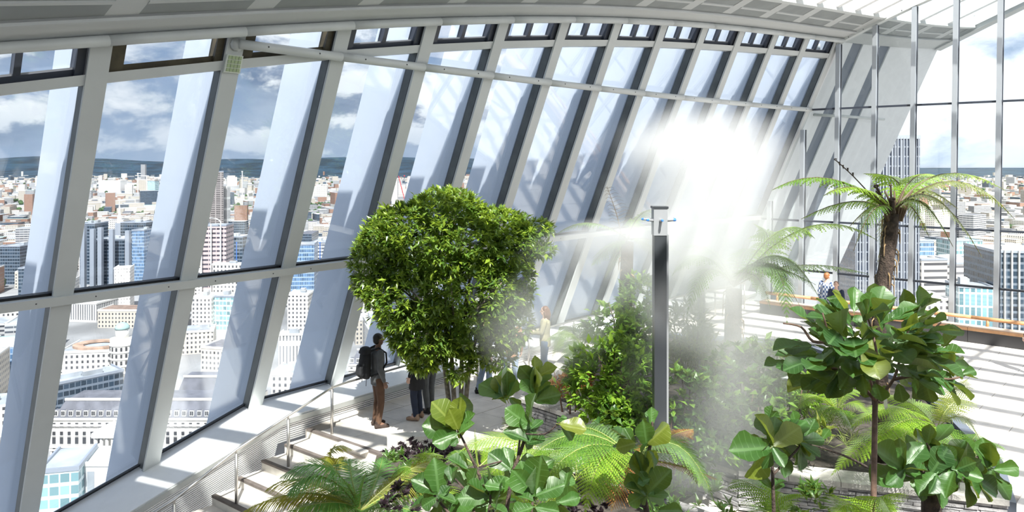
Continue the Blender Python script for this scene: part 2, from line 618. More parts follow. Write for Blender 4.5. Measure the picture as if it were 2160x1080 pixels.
# white tube rail that crosses the upper facade
ZT = 1.77
for t in range(1, 12):
    pts = [fac(t + q / 4.0, ZT, 0.13) for q in range(5)]
    MB().tube(pts, 0.075, 10).obj('tube_rail', 'white_paint', wall, smooth=True)
    for q in (0.25, 0.75):
        MB().ball(fac(t + q, ZT, 0.13) + V(0.05, -0.055, 0.0), 0.014, 6, 4).obj('bolt', 'dark_bolt', wall)
MB().tube([fac(1, ZT, 0.13), fac(1, ZT, 0.02)], 0.1, 10).obj('tube_bracket', 'white_paint', wall, smooth=True)
# sill shelf behind the mullions and the louvred heater casing below it
SH = 1.02
for t in range(-2, 12):
    facade_bar('sill', None, t, t + 1, lambda q: z_sill(q) - 0.09, lambda q: z_sill(q) - 0.02, GL - 0.1, SH).obj('sill', 'white_clad', wall)
    facade_bar('sill_lip', None, t, t + 1, lambda q: z_sill(q) - 0.17, lambda q: z_sill(q) - 0.05, SH + 0.002, SH + 0.03).obj('sill_lip', 'white_paint', wall)
casing = thing('louvre_casing', fac(4, -5.08, 1.0), 'white horizontal louvre casing running under the window sill', 'casing', kind='structure')
for t in range(-2, 12):
    def slat_z(q, k):
        return z_sill(q) - 0.19 - k * 0.047
    nk = 8 if t >= 2 else 22
    for k in range(nk):
        facade_bar('slat', None, t, t + 1, lambda q: slat_z(q, k) - 0.026, lambda q: slat_z(q, k), SH - 0.03, SH + 0.012).obj('louvre_slat', 'white_clad', casing)
    facade_bar('backing', None, t, t + 1, lambda q: z_sill(q) - 0.19 - nk * 0.047 - 0.5, lambda q: z_sill(q) - 0.1, SH - 0.30, SH - 0.16).obj('casing_back', 'grey_channel', casing)
# opaque white cladding that carries the facade on past the end wall
wing = thing('trim_1', fac(14, -2), 'white outer cladding with grey channels beyond the glass end wall', 'cladding', kind='structure')
for a, b in ((12.1, 12.58), (12.96, 13.56), (13.94, 15.7)):
    k = 6
    for i in range(k):
        ta, tb = a + (b - a) * i / k, a + (b - a) * (i + 1) / k
        facade_bar('p', None, ta, tb, -9.0, lambda q: z_rim(q) + 0.25, -0.30, 0.0).obj('cladding_panel', 'white_clad', wing)
for a, b in ((12.58, 12.96), (13.56, 13.94)):
    facade_bar('p', None, a, b, -9.0, lambda q: z_rim(q) + 0.25, -0.12, -0.05).obj('channel', 'dark_channel', wing)

# ================================================================== roof: soffit, rim, glass and fins
roof = thing('ceiling', fac(5, 3.5, 3), 'curved white soffit and glazed roof with deep parallel fins', 'ceiling', kind='structure')


def roof_pt(t, u, dz=0.0):
    zr = z_rim(t)
    n = nrm_at(t)
    p = fac(t, zr, 0.10)
    return V(p.x + n.x * u, p.y + n.y * u, H + zr + 0.42 * u - 0.011 * u * u + dz)


def soff_w(t):
    return 1.36 + 0.55 * max(0.0, min(1.0, -t / 2.0))


def roof_strip(ta, tb, u0, u1, z0, z1):
    fu = lambda u, t: u(t) if callable(u) else u
    m = MB()
    q = [roof_pt(ta, fu(u0, ta), z0), roof_pt(ta, fu(u1, ta), z0), roof_pt(tb, fu(u1, tb), z0), roof_pt(tb, fu(u0, tb), z0)]
    r = [roof_pt(ta, fu(u0, ta), z1), roof_pt(ta, fu(u1, ta), z1), roof_pt(tb, fu(u1, tb), z1), roof_pt(tb, fu(u0, tb), z1)]
    m.hexa(q + r)
    return m


TE = [-3.5 + i for i in range(0, 20)]
tend = 15.6
tt = -3.0
while tt < tend - 0.05:
    tn = min(tt + 1.0, tend)
    # rim tube at the head of the wall
    pts = [roof_pt(tt + (tn - tt) * i / 4, 0.20, 0.03) for i in range(5)]
    if tt < 12: MB().tube(pts, 0.075, 10).obj('rim_tube', 'white_paint', roof, smooth=True)
    # edge beam above it
    roof_strip(tt, tn, 0.0, 0.60, 0.12, 0.32).obj('edge_beam', 'soffit_light', roof)
    # two soffit panels per bay between light strips
    g = 0.11
    mid = lambda q: 0.60 + (soff_w(q) - 0.60) * 0.36
    roof_strip(tt + g, tn - g, 0.60, mid, 0.15, 0.30).obj('soffit_panel', 'soffit', roof)
    roof_strip(tt + g, tn - g, mid, lambda q: mid(q) + 0.06, 0.135, 0.28).obj('soffit_trim', 'soffit_light', roof)
    roof_strip(tt + g, tn - g, lambda q: mid(q) + 0.06, soff_w, 0.16, 0.32).obj('soffit_panel', 'soffit', roof)
    roof_strip(tn - g, tn + g, 0.60, soff_w, 0.15, 0.31).obj('soffit_strip', 'soffit_light', roof)
    # inner edge: white upstand beam
    roof_strip(tt, tn, 0.56, 0.60, 0.08, 0.3).obj('beam_lip', 'soffit_light', roof)
    roof_strip(tt, tn, soff_w, lambda q: soff_w(q) + 0.10, 0.10, 0.50).obj('upstand', 'white_paint', roof)
    for q in (0.3, 0.34, 0.7):
        if tt < 12: MB().ball(roof_pt(tt + q, 0.10, 0.115), 0.014, 6, 4).obj('bolt', 'dark_bolt', roof)
    tt = tn
# glazing and fins run up from the soffit
NF = 29
for i in range(NF):
    t = -3.0 + i * 0.64
    if t > 12.4: t = 12.4 + (i - 24) * 1.05
    if t > tend: break
    m = MB()
    us = [soff_w(t) + 0.1 + (16.0 - soff_w(t)) * k / 5 for k in range(6)]
    u = dir_at(t)
    for k in range(5):
        a, b = roof_pt(t, us[k]), roof_pt(t, us[k + 1])
        m.beam(a, b, u, V(0, 0, 1), -0.09, 0.09, 0.18, 0.58)
    m.obj('roof_fin', 'white_clad', roof)
for i in range(9):
    ta = -1.35 + i * 1.9
    tb = min(ta + 1.9, tend)
    if ta >= tend: break
    m = MB()
    for k in range(4):
        u0 = 1.9 + 14.0 * k / 4; u1 = 1.9 + 14.0 * (k + 1) / 4
        m.hexa([roof_pt(ta, u0, 0.66), roof_pt(ta, u1, 0.66), roof_pt(tb, u1, 0.66), roof_pt(tb, u0, 0.66),
                roof_pt(ta, u0, 0.69), roof_pt(ta, u1, 0.69), roof_pt(tb, u1, 0.69), roof_pt(tb, u0, 0.69)])
    m.obj('roof_pane', 'glass_roof', roof)
for u in (5.0, 9.0, 13.0):
    m = MB()
    for i in range(18):
        ta = -3.0 + i * 1.03; tb = min(ta + 1.03, tend)
        if tb > ta: m.hexa(roof_strip(ta, tb, u, u + 0.12, 0.05, 0.2).v)
    m.obj('purlin', 'white_clad', roof)
# verge beam where the roof ends outside
m = MB()
for k in range(5):
    a, b = roof_pt(tend, 3.2 * k), roof_pt(tend, 3.2 * (k + 1))
    m.beam(a, b, dir_at(tend), V(0, 0, 1), -0.12, 0.30, 0.05, 0.60)
m.obj('verge_beam', 'soffit_light', roof)

# solid roof deck and rear wall added to darken the left; camera's upper terrace
for k in range(4):
    u0 = soff_w(-2) + 1.8 * k; u1 = u0 + 1.8
    for ta, tb in ((-3.9, -2.6), (-2.6, -1.35)):
        roof_strip(ta, tb, u0, u1, 0.62, 0.80).obj('shade_deck', 'soffit', roof)
up = thing('wall_front', V(0, -9, 0), 'added sky-blocking wall and upper terrace slab behind the viewpoint', 'wall', kind='structure')
MB().box(V(-1, -4.4, 3.2), (34, 9.0, 0.36)).obj('terrace_slab', 'soffit', up)
MB().box(V(-1, 0.02, 1.4), (34, 0.2, 3.2)).obj('slab_face', 'soffit', up)
MB().box(V(-1, -9.0, 6.0), (34, 0.3, 5.5)).obj('shade_wall', 'soffit', up)  # added out of view to cut the low sky light from behind

# ================================================================== glass end wall
E0 = V(10.14, 25.28, 0)
ED = V(0.755, -0.656, 0).normalized()
EN = V(-0.656, -0.755, 0).normalized()      # into the room
wend = thing('wall_back', E0 + ED * 4, 'tall vertical glass end wall with slim grey mullions', 'wall', kind='structure')


def ew(s, zr, off=0.0, ln=0.0):
    p = E0 + ED * (s + ln * (zr + 5)) + EN * off
    return V(p.x, p.y, H + zr)


def ztop(s):
    return 3.48 + 0.49 * s - 0.018 * s * s


def s_edge(zr):
    return -1.72 + 0.455 * (zr + 2.0)


MS = [-2.46, -1.33, -0.20, 0.93, 2.06, 3.19, 4.32, 5.45, 6.58, 7.71, 8.84, 9.97]
LN = 0.013
for s in MS:
    lo = -5.08
    hi = min(ztop(s) - 0.02, (s + 1.72) / 0.455 - 2.0 - 0.25) if s < 0.9 else ztop(s) - 0.02
    if hi < lo + 0.6: continue
    a, b = ew(s, lo, 0, LN), ew(s, hi, 0, LN)
    MB().beam(a, b, ED, EN, -0.065, 0.065, 0.02, 0.20).obj('mullion', 'silver', wend)
    MB().beam(a, b, ED, EN, -0.085, -0.065, 0.0, 0.06).obj('seal', 'navy_frame', wend)
    MB().beam(a, b, ED, EN, 0.065, 0.085, 0.0, 0.06).obj('seal', 'navy_frame', wend)
ZL = [-5.08, -3.73, -2.03, 1.77, 9.0]
for k, z in enumerate(ZL[1:4]):
    s0 = s_edge(z) + 0.1
    for i in range(len(MS) - 1):
        a, b = max(MS[i], s0), MS[i + 1]
        if b <= a + 0.05: continue
        MB().beam(ew(a, z, 0, LN), ew(b, z, 0, LN), EN, V(0, 0, 1), -0.02, 0.10, -0.03, 0.03).obj('transom', 'navy_frame', wend)


def clip(poly, f):
    out = []
    for i in range(len(poly)):
        p, q = poly[i], poly[(i + 1) % len(poly)]
        a, b = f(*p), f(*q)
        if a >= 0: out.append(p)
        if a * b < 0:
            w = a / (a - b)
            out.append((p[0] + (q[0] - p[0]) * w, p[1] + (q[1] - p[1]) * w))
    return out


for i in range(len(MS) - 1):
    for k in range(4):
        poly = [(MS[i], ZL[k]), (MS[i + 1], ZL[k]), (MS[i + 1], ZL[k + 1]), (MS[i], ZL[k + 1])]
        poly = clip(poly, lambda s, z: s - s_edge(z) - 0.02)
        poly = clip(poly, lambda s, z: ztop(s) + 0.1 - z) if poly else poly
        if len(poly) < 3: continue
        m = MB()
        n = len(poly)
        m.v = [ew(s, z, 0.0, LN) for s, z in poly] + [ew(s, z, 0.025, LN) for s, z in poly]
        m.f = [tuple(range(n)), tuple(range(n, 2 * n))[::-1]] + [(j, n + j, n + (j + 1) % n, (j + 1) % n) for j in range(n)]
        m.m = [0] * len(m.f)
        m.obj('pane', 'glass_end', wend)
# head beam following the roof slope
for i in range(2, len(MS) - 1):
    a, b = MS[i], MS[i + 1]
    if i == 2: a = 0.75
    MB().beam(ew(a, ztop(a), 0, LN), ew(b, ztop(b), 0, LN), EN, V(0, 0, 1), -0.05, 0.22, -0.02, 0.26).obj('head_beam', 'white_paint', wend)
    for q in (0.3, 0.7):
        s = a + (b - a) * q
        MB().ball(ew(s, ztop(s) + 0.02, 0.22, LN), 0.016, 6, 4).obj('bolt', 'dark_bolt', wend)
# faint white tie bar outside the end wall, at the height of the tube rail
MB().tube([fac(12.2, 1.62, 0.1), fac(13.0, 1.62, 0.3), fac(14.6, 1.6, 0.3)], 0.05, 8).obj('tie_bar', 'white_paint', wing, smooth=True)

# ================================================================== floor, stairs
S0L = V(-3.66, 13.86, 0)
WD = V(-0.70, -0.714, 0).normalized()       # down the stairs
QD = V(0.80, -0.60, 0).normalized()         # across the stairs, into the room
STW = 1.86
floor = thing('floor', V(4, 15, -0.2), 'pale stone paved terrace floor beside the planting beds', 'floor', kind='structure')
fp = [S0L - QD * 0.35, S0L + QD * STW, V(-2.0, 6.0, 0), V(16, 6.0, 0), E0 + ED * 9.9]
fp += [E0 + ED * s for s in (-0.6, -2.6)]
fp += [V(*fac(t, -4.9, 0.75).xy, 0) for t in (11.5, 10, 8, 6, 4.5, 3.4)]
m = MB(); m.poly_prism(fp, -0.35, -0.025); m.obj('floor_base', 'paving_joint', floor)


def inside(p, poly):
    c = False
    for i in range(len(poly)):
        a, b = poly[i], poly[i - 1]
        if (a.y > p.y) != (b.y > p.y) and p.x < (b.x - a.x) * (p.y - a.y) / (b.y - a.y) + a.x: c = not c
    return c


def clip_plan(quad, poly):
    """slab outline cut to a convex-ish floor outline: dropped unless its middle is inside"""
    c = sum((V(*p, 0) for p in quad), V(0, 0, 0)) / len(quad)
    return inside(c, poly)


BED_B = [V(0.2, 14.0, 0), V(3.3, 10.75, 0), V(6.6, 9.8, 0), V(7.35, 11.2, 0), V(8.3, 15.0, 0), V(7.2, 18.6, 0), V(4.0, 19.4, 0), V(1.3, 17.2, 0)]
BED_A = [V(-2.16, 12.72, 0), V(-9.5, 5.2, 0), V(-9.5, 2.2, 0), V(9.0, 2.2, 0), V(9.0, 8.3, 0), V(6.2, 9.1, 0), V(3.0, 10.05, 0), V(1.2, 11.7, 0), V(-0.95, 12.95, 0)]
rng = random.Random(5)
ax, ay = WD * -1, QD
L, Wd = 1.35, 0.72
for i in range(-6, 16):
    for j in range(-6, 26):
        o = S0L + ax * (i * L + (0.5 * L if j % 2 else 0)) + ay * (j * Wd)
        c = o + ax * (L / 2) + ay * (Wd / 2)
        if not inside(c, fp): continue
        if inside(c, BED_B) or inside(c, BED_A): continue
        g = 0.006
        q = [o + ax * g + ay * g, o + ax * g + ay * (Wd - g), o + ax * (L - g) + ay * (Wd - g), o + ax * (L - g) + ay * g]
        # keep slabs behind the stair edge and inside the windows
        dz = rng.uniform(-0.003, 0.002)
        if min((p - S0L).dot(ax) for p in q) < 0: q = [p + ax * max(0, -(p - S0L).dot(ax)) for p in q]
        m = MB()
        m.hexa([V(p.x, p.y, -0.03 + dz * 0) for p in q] + [V(p.x, p.y, dz) for p in q])
        if m.v: m.obj('paving_slab', 'paving', floor)

stairs = thing('stairs', S0L + WD * 1.5 + QD * 0.9 + V(0, 0, -1.5), 'flight of pale stone steps with dark nosings beside the louvre casing', 'stairs', kind='structure')
RUN, RISE = 0.455, 0.17
for i in range(9):
    o = S0L + WD * (RUN * i)
    z = -RISE * (i + 1)
    a, b = o - QD * 0.3, o + QD * STW
    if i < 8:
        m = MB()
        m.hexa([V(*p.xy, z - 0.5) for p in (a + WD * -0.05, b + WD * -0.05, b + WD * RUN, a + WD * RUN)] +
               [V(*p.xy, z) for p in (a + WD * -0.05, b + WD * -0.05, b + WD * RUN, a + WD * RUN)])
        st = m.obj('step', 'paving', stairs)
    zz = -RISE * i
    m = MB()
    m.hexa([V(*p.xy, zz - 0.035) for p in (a + WD * -0.03, b + WD * -0.03, b + WD * 0.02, a + WD * 0.02)] +
           [V(*p.xy, zz + 0.004) for p in (a + WD * -0.06, b + WD * -0.06, b + WD * 0.02, a + WD * 0.02)])
    m.obj('nosing', 'nosing', stairs)
    m = MB()
    m.hexa([V(*p.xy, zz - 0.30) for p in (a + WD * -0.02, b + WD * -0.02, b + WD * 0.01, a + WD * 0.01)] +
           [V(*p.xy, zz - 0.03) for p in (a + WD * -0.02, b + WD * -0.02, b + WD * 0.01, a + WD * 0.01)])
    m.obj('riser', 'kerb', stairs)
o = S0L + WD * (RUN * 8)
m = MB()
q = [o - QD * 0.35, o - QD * 0.35 + WD * 5, o + QD * STW + WD * 5, o + QD * STW]
m.hexa([V(*p.xy, -RISE * 8 - 0.4) for p in q] + [V(*p.xy, -RISE * 8 - 0.003) for p in q])
m.obj('lower_landing', 'paving', stairs)

# ------------------------------------------------------------------ planting beds
bed = thing('planting_bed', V(0, 8, 0), 'foreground planting bed with pale stone kerb beside the stairs', 'planting bed')


def bed_z(x, y):
    al = max(0.0, min(6.5, (x + 2.16) * WD.x + (y - 12.72) * WD.y))
    return 0.16 - 0.33 * al * max(0.0, min(1.0, (2.0 - x) / 3.5)) + 0.05 * noise.noise(V(x, y, 0) * 1.5)


m = MB()
xs = [-9.5 + 18.5 * i / 36 for i in range(37)]; ys = [2.2 + 10.8 * i / 24 for i in range(25)]
idx = {}
for i, x in enumerate(xs):
    for j, y in enumerate(ys):
        idx[i, j] = len(m.v); m.v.append(V(x, y, bed_z(x, y)))
for i in range(36):
    for j in range(24):
        c = V((xs[i] + xs[i + 1]) / 2, (ys[j] + ys[j + 1]) / 2, 0)
        if inside(c, BED_A):
            m.f.append((idx[i, j], idx[i + 1, j], idx[i + 1, j + 1], idx[i, j + 1])); m.m.append(0)
m.obj('soil', 'soil', bed, smooth=True)


def kerb_run(pts, z0, z1, w, step, name, matname, parent):
    for i in range(len(pts) - 1):
        a, b = pts[i], pts[i + 1]
        d = (b - a); n = max(1, round(d.length / step)); u = d.normalized(); v = V(u.y, -u.x, 0)
        for k in range(n):
            p = a + d * (k / n) + u * 0.004; q = a + d * ((k + 1) / n) - u * 0.004
            MB().beam(V(p.x, p.y, 0), V(q.x, q.y, 0), v, V(0, 0, 1), -w / 2, w / 2, z0, z1).obj(name, matname, parent)


kerb_run([BED_A[7], BED_A[8], BED_A[0]], -0.05, 0.34, 0.24, 0.9, 'kerb_stone', 'kerb', bed)
for k in range(6):
    p, q = BED_A[0] + WD * (0.9 * k), BED_A[0] + WD * (0.9 * k + 0.892)
    MB().beam(p + V(0, 0, -0.34 * k + 0.0), q + V(0, 0, -0.34 * (k + 1) + 0.0), QD, V(0, 0, 1), -0.08, 0.08, -0.6, 0.03).obj('kerb_stone', 'kerb', bed)
kerb_run([BED_A[4], BED_A[5], BED_A[6], BED_A[7]], -0.05, 0.14, 0.24, 0.9, 'kerb_stone', 'slate', bed)

bedb = thing('stone_planter', V(4.4, 14, 0), 'raised planter with dry stone slate wall and grey coping', 'planter')
_c = sum(BED_B, V(0, 0, 0)) / len(BED_B)
m = MB(); m.poly_prism([_c + (p - _c) * 0.95 for p in BED_B], 0.02, 0.50); m.obj('soil', 'soil', bedb)
WH = 0.60


def stone_wall(a, b, parent, rows=9, hgt=0.52, w=0.28):
    d = b - a; Lw = d.length; u = d.normalized(); v = V(u.y, -u.x, 0)   # v points out of the bed
    MB().beam(a, b, v, V(0, 0, 1), -w + 0.03, -0.03, 0.0, hgt - 0.01).obj('wall_core', 'mortar', parent)
    z = 0.0
    for r in range(rows):
        hh = hgt / rows * rng.uniform(0.85, 1.15) if r < rows - 1 else hgt - z
        s = -rng.uniform(0, 0.2)
        while s < Lw - 0.02:
            l = rng.uniform(0.16, 0.46)
            s0, s1 = max(0, s), min(Lw, s + l)
            if s1 - s0 > 0.03:
                o = rng.uniform(-0.018, 0.022)
                A, B = a + u * (s0 + 0.004), a + u * (s1 - 0.004)
                jz = [rng.uniform(-0.006, 0.006) for _ in range(4)]
                m = MB()
                m.hexa([A - v * 0.12 + V(0, 0, z), B - v * 0.12 + V(0, 0, z), B + v * (o + jz[0]) + V(0, 0, z + 0.004), A + v * (o + jz[1]) + V(0, 0, z + 0.004)][::-1] +
                       [A - v * 0.12 + V(0, 0, z + hh - 0.008), B - v * 0.12 + V(0, 0, z + hh - 0.008), B + v * (o + jz[2]) + V(0, 0, z + hh - 0.008 + jz[2]), A + v * (o + jz[3]) + V(0, 0, z + hh - 0.008 + jz[3])][::-1])
                m.obj('stone', 'slate', parent)
            s += l
        z += hh
    n = max(1, round(Lw / 0.75))
    for k in range(n):
        p, q = a + d * (k / n) + u * 0.004, a + d * ((k + 1) / n) - u * 0.004
        MB().beam(p, q, v, V(0, 0, 1), -w - 0.12, 0.05, hgt, hgt + 0.07 + rng.uniform(-0.006, 0.006)).obj('coping_stone', 'coping', parent)


stone_wall(BED_B[0], BED_B[1], bedb)
stone_wall(BED_B[1], BED_B[2], bedb, 11)
for i in range(2, 6):
    kerb_run([BED_B[i], BED_B[i + 1]], -0.02, 0.56, 0.18, 1.2, 'kerb_stone', 'dark_kerb', bedb)
kerb_run([BED_B[6], BED_B[7], BED_B[0]], -0.02, 0.56, 0.22, 0.9, 'kerb_stone', 'coping', bedb)

# ------------------------------------------------------------------ handrail
rail = thing('handrail', S0L + V(0.1, 0, 0), 'slim steel handrail on posts beside the stairs and terrace windows', 'handrail')
RP = [(S0L + QD * 0.30 + WD * (RUN * q) + V(0, 0, -RISE * math.floor(q + 0.999) if q > 0 else 0)) for q in (-0.2, 1.75, 3.85, 6.1, 8.3)]
RH = 0.90
top = [p + V(0, 0, RH) for p in RP]
for p in RP:
    MB().tube([p, p + V(0, 0, RH - 0.06)], 0.028, 8).obj('post', 'steel', rail, smooth=True)
    MB().box(p + V(0, 0, RH - 0.03), (0.02, 0.05, 0.08)).obj('bracket', 'steel', rail)
lv = []
for k in range(1, 9):
    t = 3.55 + k * 0.95
    q = fac(t, -5.0, 1.62); p = V(q.x, q.y, 0)
    lv.append(p)
    MB().tube([p, p + V(0, 0, RH - 0.06)], 0.026, 8).obj('post', 'steel', rail, smooth=True)
    MB().box(p + V(0, 0, RH - 0.03), (0.02, 0.05, 0.08)).obj('bracket', 'steel', rail)
pts = [p + V(0, 0, RH) for p in lv[::-1]]
k0 = RP[0] + V(0, 0, RH)
pts += [k0 - WD * 0.35 + V(0, 0, 0.0), k0 + V(0, 0, -0.03)] + top[1:]
MB().tube(pts, 0.024, 8).obj('rail', 'steel', rail, smooth=True)

# ------------------------------------------------------------------ bench along the end wall
bench = thing('timber_bench', E0 + ED * 4 + EN * 1.6, 'long low timber bench with round back rail along the end wall', 'bench')
BO = 1.55


def eb(s, off, z):
    p = E0 + ED * s + EN * off
    return V(p.x, p.y, z)


for i in range(7):
    a, b = -1.0 + 1.5 * i, 0.5 + 1.5 * i
    MB().beam(eb(a, 0, 0), eb(b - 0.01, 0, 0), EN, V(0, 0, 1), BO - 0.35, BO + 0.12, 0.0, 0.34).obj('plinth', 'bench_base', bench)
    for k in range(4):
        MB().beam(eb(a, 0, 0), eb(b - 0.008, 0, 0), EN, V(0, 0, 1), BO - 0.38 + k * 0.135, BO - 0.255 + k * 0.135, 0.34, 0.42).obj('seat_plank', 'timber' if k == 3 else 'timber_pale', bench)
    MB().tube([eb(a, BO - 0.42, 0.62), eb(b, BO - 0.42, 0.62)], 0.055, 10).obj('back_rail', 'timber', bench, smooth=True)
    MB().tube([eb(a + 0.4, BO - 0.42, 0.60), eb(a + 0.4, BO - 0.36, 0.40)], 0.04, 8).obj('rail_support', 'timber', bench, smooth=True)
# ================================================================== the city far below
GZ = -150.0                      # street level, relative to the camera
wall_pattern_mat('stone_white', (0.70, 0.66, 0.60), (0.10, 0.10, 0.11), 3.4, 3.7, 0.42, 0.52)
wall_pattern_mat('stone_beige', (0.56, 0.50, 0.42), (0.09, 0.09, 0.10), 3.0, 3.6, 0.42, 0.5)
wall_pattern_mat('brick_red', (0.34, 0.19, 0.13), (0.14, 0.14, 0.15), 3.0, 3.4, 0.4, 0.5)
wall_pattern_mat('concrete', (0.44, 0.43, 0.42), (0.09, 0.10, 0.12), 6.0, 3.6, 0.94, 0.42)
wall_pattern_mat('curtain_blue', (0.34, 0.42, 0.52), (0.10, 0.18, 0.30), 1.6, 3.8, 0.84, 0.74, 0.4)
wall_pattern_mat('curtain_dark', (0.15, 0.18, 0.22), (0.03, 0.05, 0.075), 3.0, 4.0, 0.88, 0.66, 0.4)
wall_pattern_mat('pink_bands', (0.52, 0.42, 0.40), (0.08, 0.07, 0.09), 7.0, 4.2, 0.90, 0.40)
wall_pattern_mat('tower_ribs', (0.24, 0.26, 0.30), (0.045, 0.055, 0.08), 1.8, 3.9, 0.62, 0.86, 0.5)
wall_pattern_mat('barbican', (0.36, 0.32, 0.30), (0.10, 0.09, 0.09), 8.0, 3.0, 0.80, 0.52)
wall_pattern_mat('white_fins', (0.74, 0.72, 0.68), (0.16, 0.16, 0.17), 2.4, 18.0, 0.46, 0.80)
wall_pattern_mat('tower_white', (0.78, 0.73, 0.68), (0.40, 0.38, 0.36), 2.6, 3.4, 0.34, 0.5)
wall_pattern_mat('teal_front', (0.62, 0.72, 0.72), (0.22, 0.38, 0.40), 3.4, 4.4, 0.85, 0.7, 0.4)
wall_pattern_mat('white_slot', (0.72, 0.70, 0.68), (0.25, 0.25, 0.26), 60.0, 90.0, 0.0, 0.0)
wall_pattern_mat('layered', (0.60, 0.55, 0.50), (0.12, 0.12, 0.13), 26.0, 4.6, 0.86, 0.40)
wall_pattern_mat('glass_cube', (0.66, 0.76, 0.78), (0.14, 0.26, 0.30), 3.0, 7.5, 0.72, 0.86, 0.3)
mat('roof_lead', (0.36, 0.38, 0.40), 0.7, var=0.25, vscale=0.08)
mat('roof_pale', (0.60, 0.59, 0.57), 0.8, var=0.2, vscale=0.08)
mat('roof_slate', (0.15, 0.15, 0.17), 0.6, var=0.2, vscale=0.2)
mat('roof_copper', (0.33, 0.47, 0.44), 0.7, var=0.2, vscale=0.1)
mat('roof_tile', (0.25, 0.17, 0.13), 0.8, var=0.25, vscale=0.2)
mat('roof_brown', (0.42, 0.28, 0.20), 0.8, var=0.3, vscale=0.15)
mat('stone_plain', (0.72, 0.68, 0.62), 0.75, var=0.08, vscale=0.3)
mat('stone_trim', (0.80, 0.77, 0.72), 0.7)
mat('city_window', (0.05, 0.05, 0.055), 0.2)
mat('street', (0.30, 0.295, 0.29), 0.85, var=0.35, vscale=0.012)
mat('hill', (0.012, 0.034, 0.056), 0.9, var=0.5, vscale=0.004)  # blue of distance haze painted into the woods' colour
mat('tree_far', (0.045, 0.085, 0.03), 0.9, var=0.5, vscale=0.08)
mat('crane_red', (0.55, 0.05, 0.06), 0.5)
mat('crane_white', (0.75, 0.75, 0.73), 0.5)
mat('crane_blue', (0.05, 0.16, 0.5), 0.5)
mat('steel_city', (0.36, 0.39, 0.44), 0.5, 0.3)
mat('rib_grey', (0.30, 0.32, 0.36), 0.6)
mat('teal_panel', (0.20, 0.42, 0.48), 0.3)

WALLS = ['stone_white', 'stone_beige', 'brick_red', 'concrete', 'curtain_blue', 'curtain_dark']
ROOFS = ['roof_lead', 'roof_pale', 'roof_slate', 'roof_copper', 'roof_tile']


def uvbox(m, o, u, v, x0, x1, y0, y1, z0, z1, mi=0, mtop=1):
    """block on the ground axes u, v; walls carry UVs in metres"""
    c = [o + u * x0 + v * y0, o + u * x1 + v * y0, o + u * x1 + v * y1, o + u * x0 + v * y1]
    lo = [V(p.x, p.y, z0) for p in c]; hi = [V(p.x, p.y, z1) for p in c]
    for i in range(4):
        j = (i + 1) % 4
        Lw = (lo[j] - lo[i]).length
        m.uv[len(m.f)] = ((0, z0 - H - GZ), (Lw, z0 - H - GZ), (Lw, z1 - H - GZ), (0, z1 - H - GZ))
        m.quad(lo[i], lo[j], hi[j], hi[i], mi)
    m.uv[len(m.f)] = ((0, 0),) * 4
    m.quad(hi[0], hi[1], hi[2], hi[3], mtop)
    return m


def ground(px, D, zr=GZ):
    return V((px - 1080.0) / F * D, D, H + zr)


HERO = []        # (px0, px1, D) kept clear of the ordinary blocks


def block(name, px0, px1, ytop, D, depth, wallm, roofm, label, yaw=0.0, cat='building', group=None, ytop_is_z=None, parent=None, plant=True, base=GZ):
    """one building whose front spans px0..px1 at depth D and whose roof edge shows at row ytop"""
    a, b = ground(px0, D), ground(px1, D)
    w = (b - a).length / max(0.3, cos(yaw))
    mid = (a + b) / 2
    u = V(cos(yaw), sin(yaw), 0); v = V(-sin(yaw), cos(yaw), 0)
    zt = H - (ytop - HOR) / F * D
    root = parent or thing(name, V(mid.x, mid.y, H + GZ), label, cat, group)
    HERO.append((px0, px1, D))
    m = uvbox(MB(), mid, u, v, -w / 2, w / 2, 0, depth, H + base, zt)
    m.obj('walls', [wallm, roofm], root)
    m = MB()
    uvbox(m, mid, u, v, -w / 2 - 0.3, w / 2 + 0.3, -0.3, 0.5, zt - 0.6, zt + 0.9, 0, 0)
    uvbox(m, mid, u, v, -w / 2 - 0.3, -w / 2 + 0.5, 0.5, depth, zt - 0.6, zt + 0.9, 0, 0)
    uvbox(m, mid, u, v, w / 2 - 0.5, w / 2 + 0.3, 0.5, depth, zt - 0.6, zt + 0.9, 0, 0)
    m.obj('parapet', 'stone_trim' if wallm.startswith(('stone', 'white', 'tower_w')) else 'steel_city', root)
    if plant:
        r = random.Random(int(px0 * 7 + D))
        for k in range(2):
            x = r.uniform(-0.3, 0.15) * w; y = r.uniform(0.25, 0.6) * depth
            m = uvbox(MB(), mid, u, v, x, x + w * 0.22, y, y + depth * 0.2, zt, zt + r.uniform(2, 4))
            m.obj('roof_plant', ['roof_lead', 'roof_pale'], root)
    return root, mid, u, v, w, zt


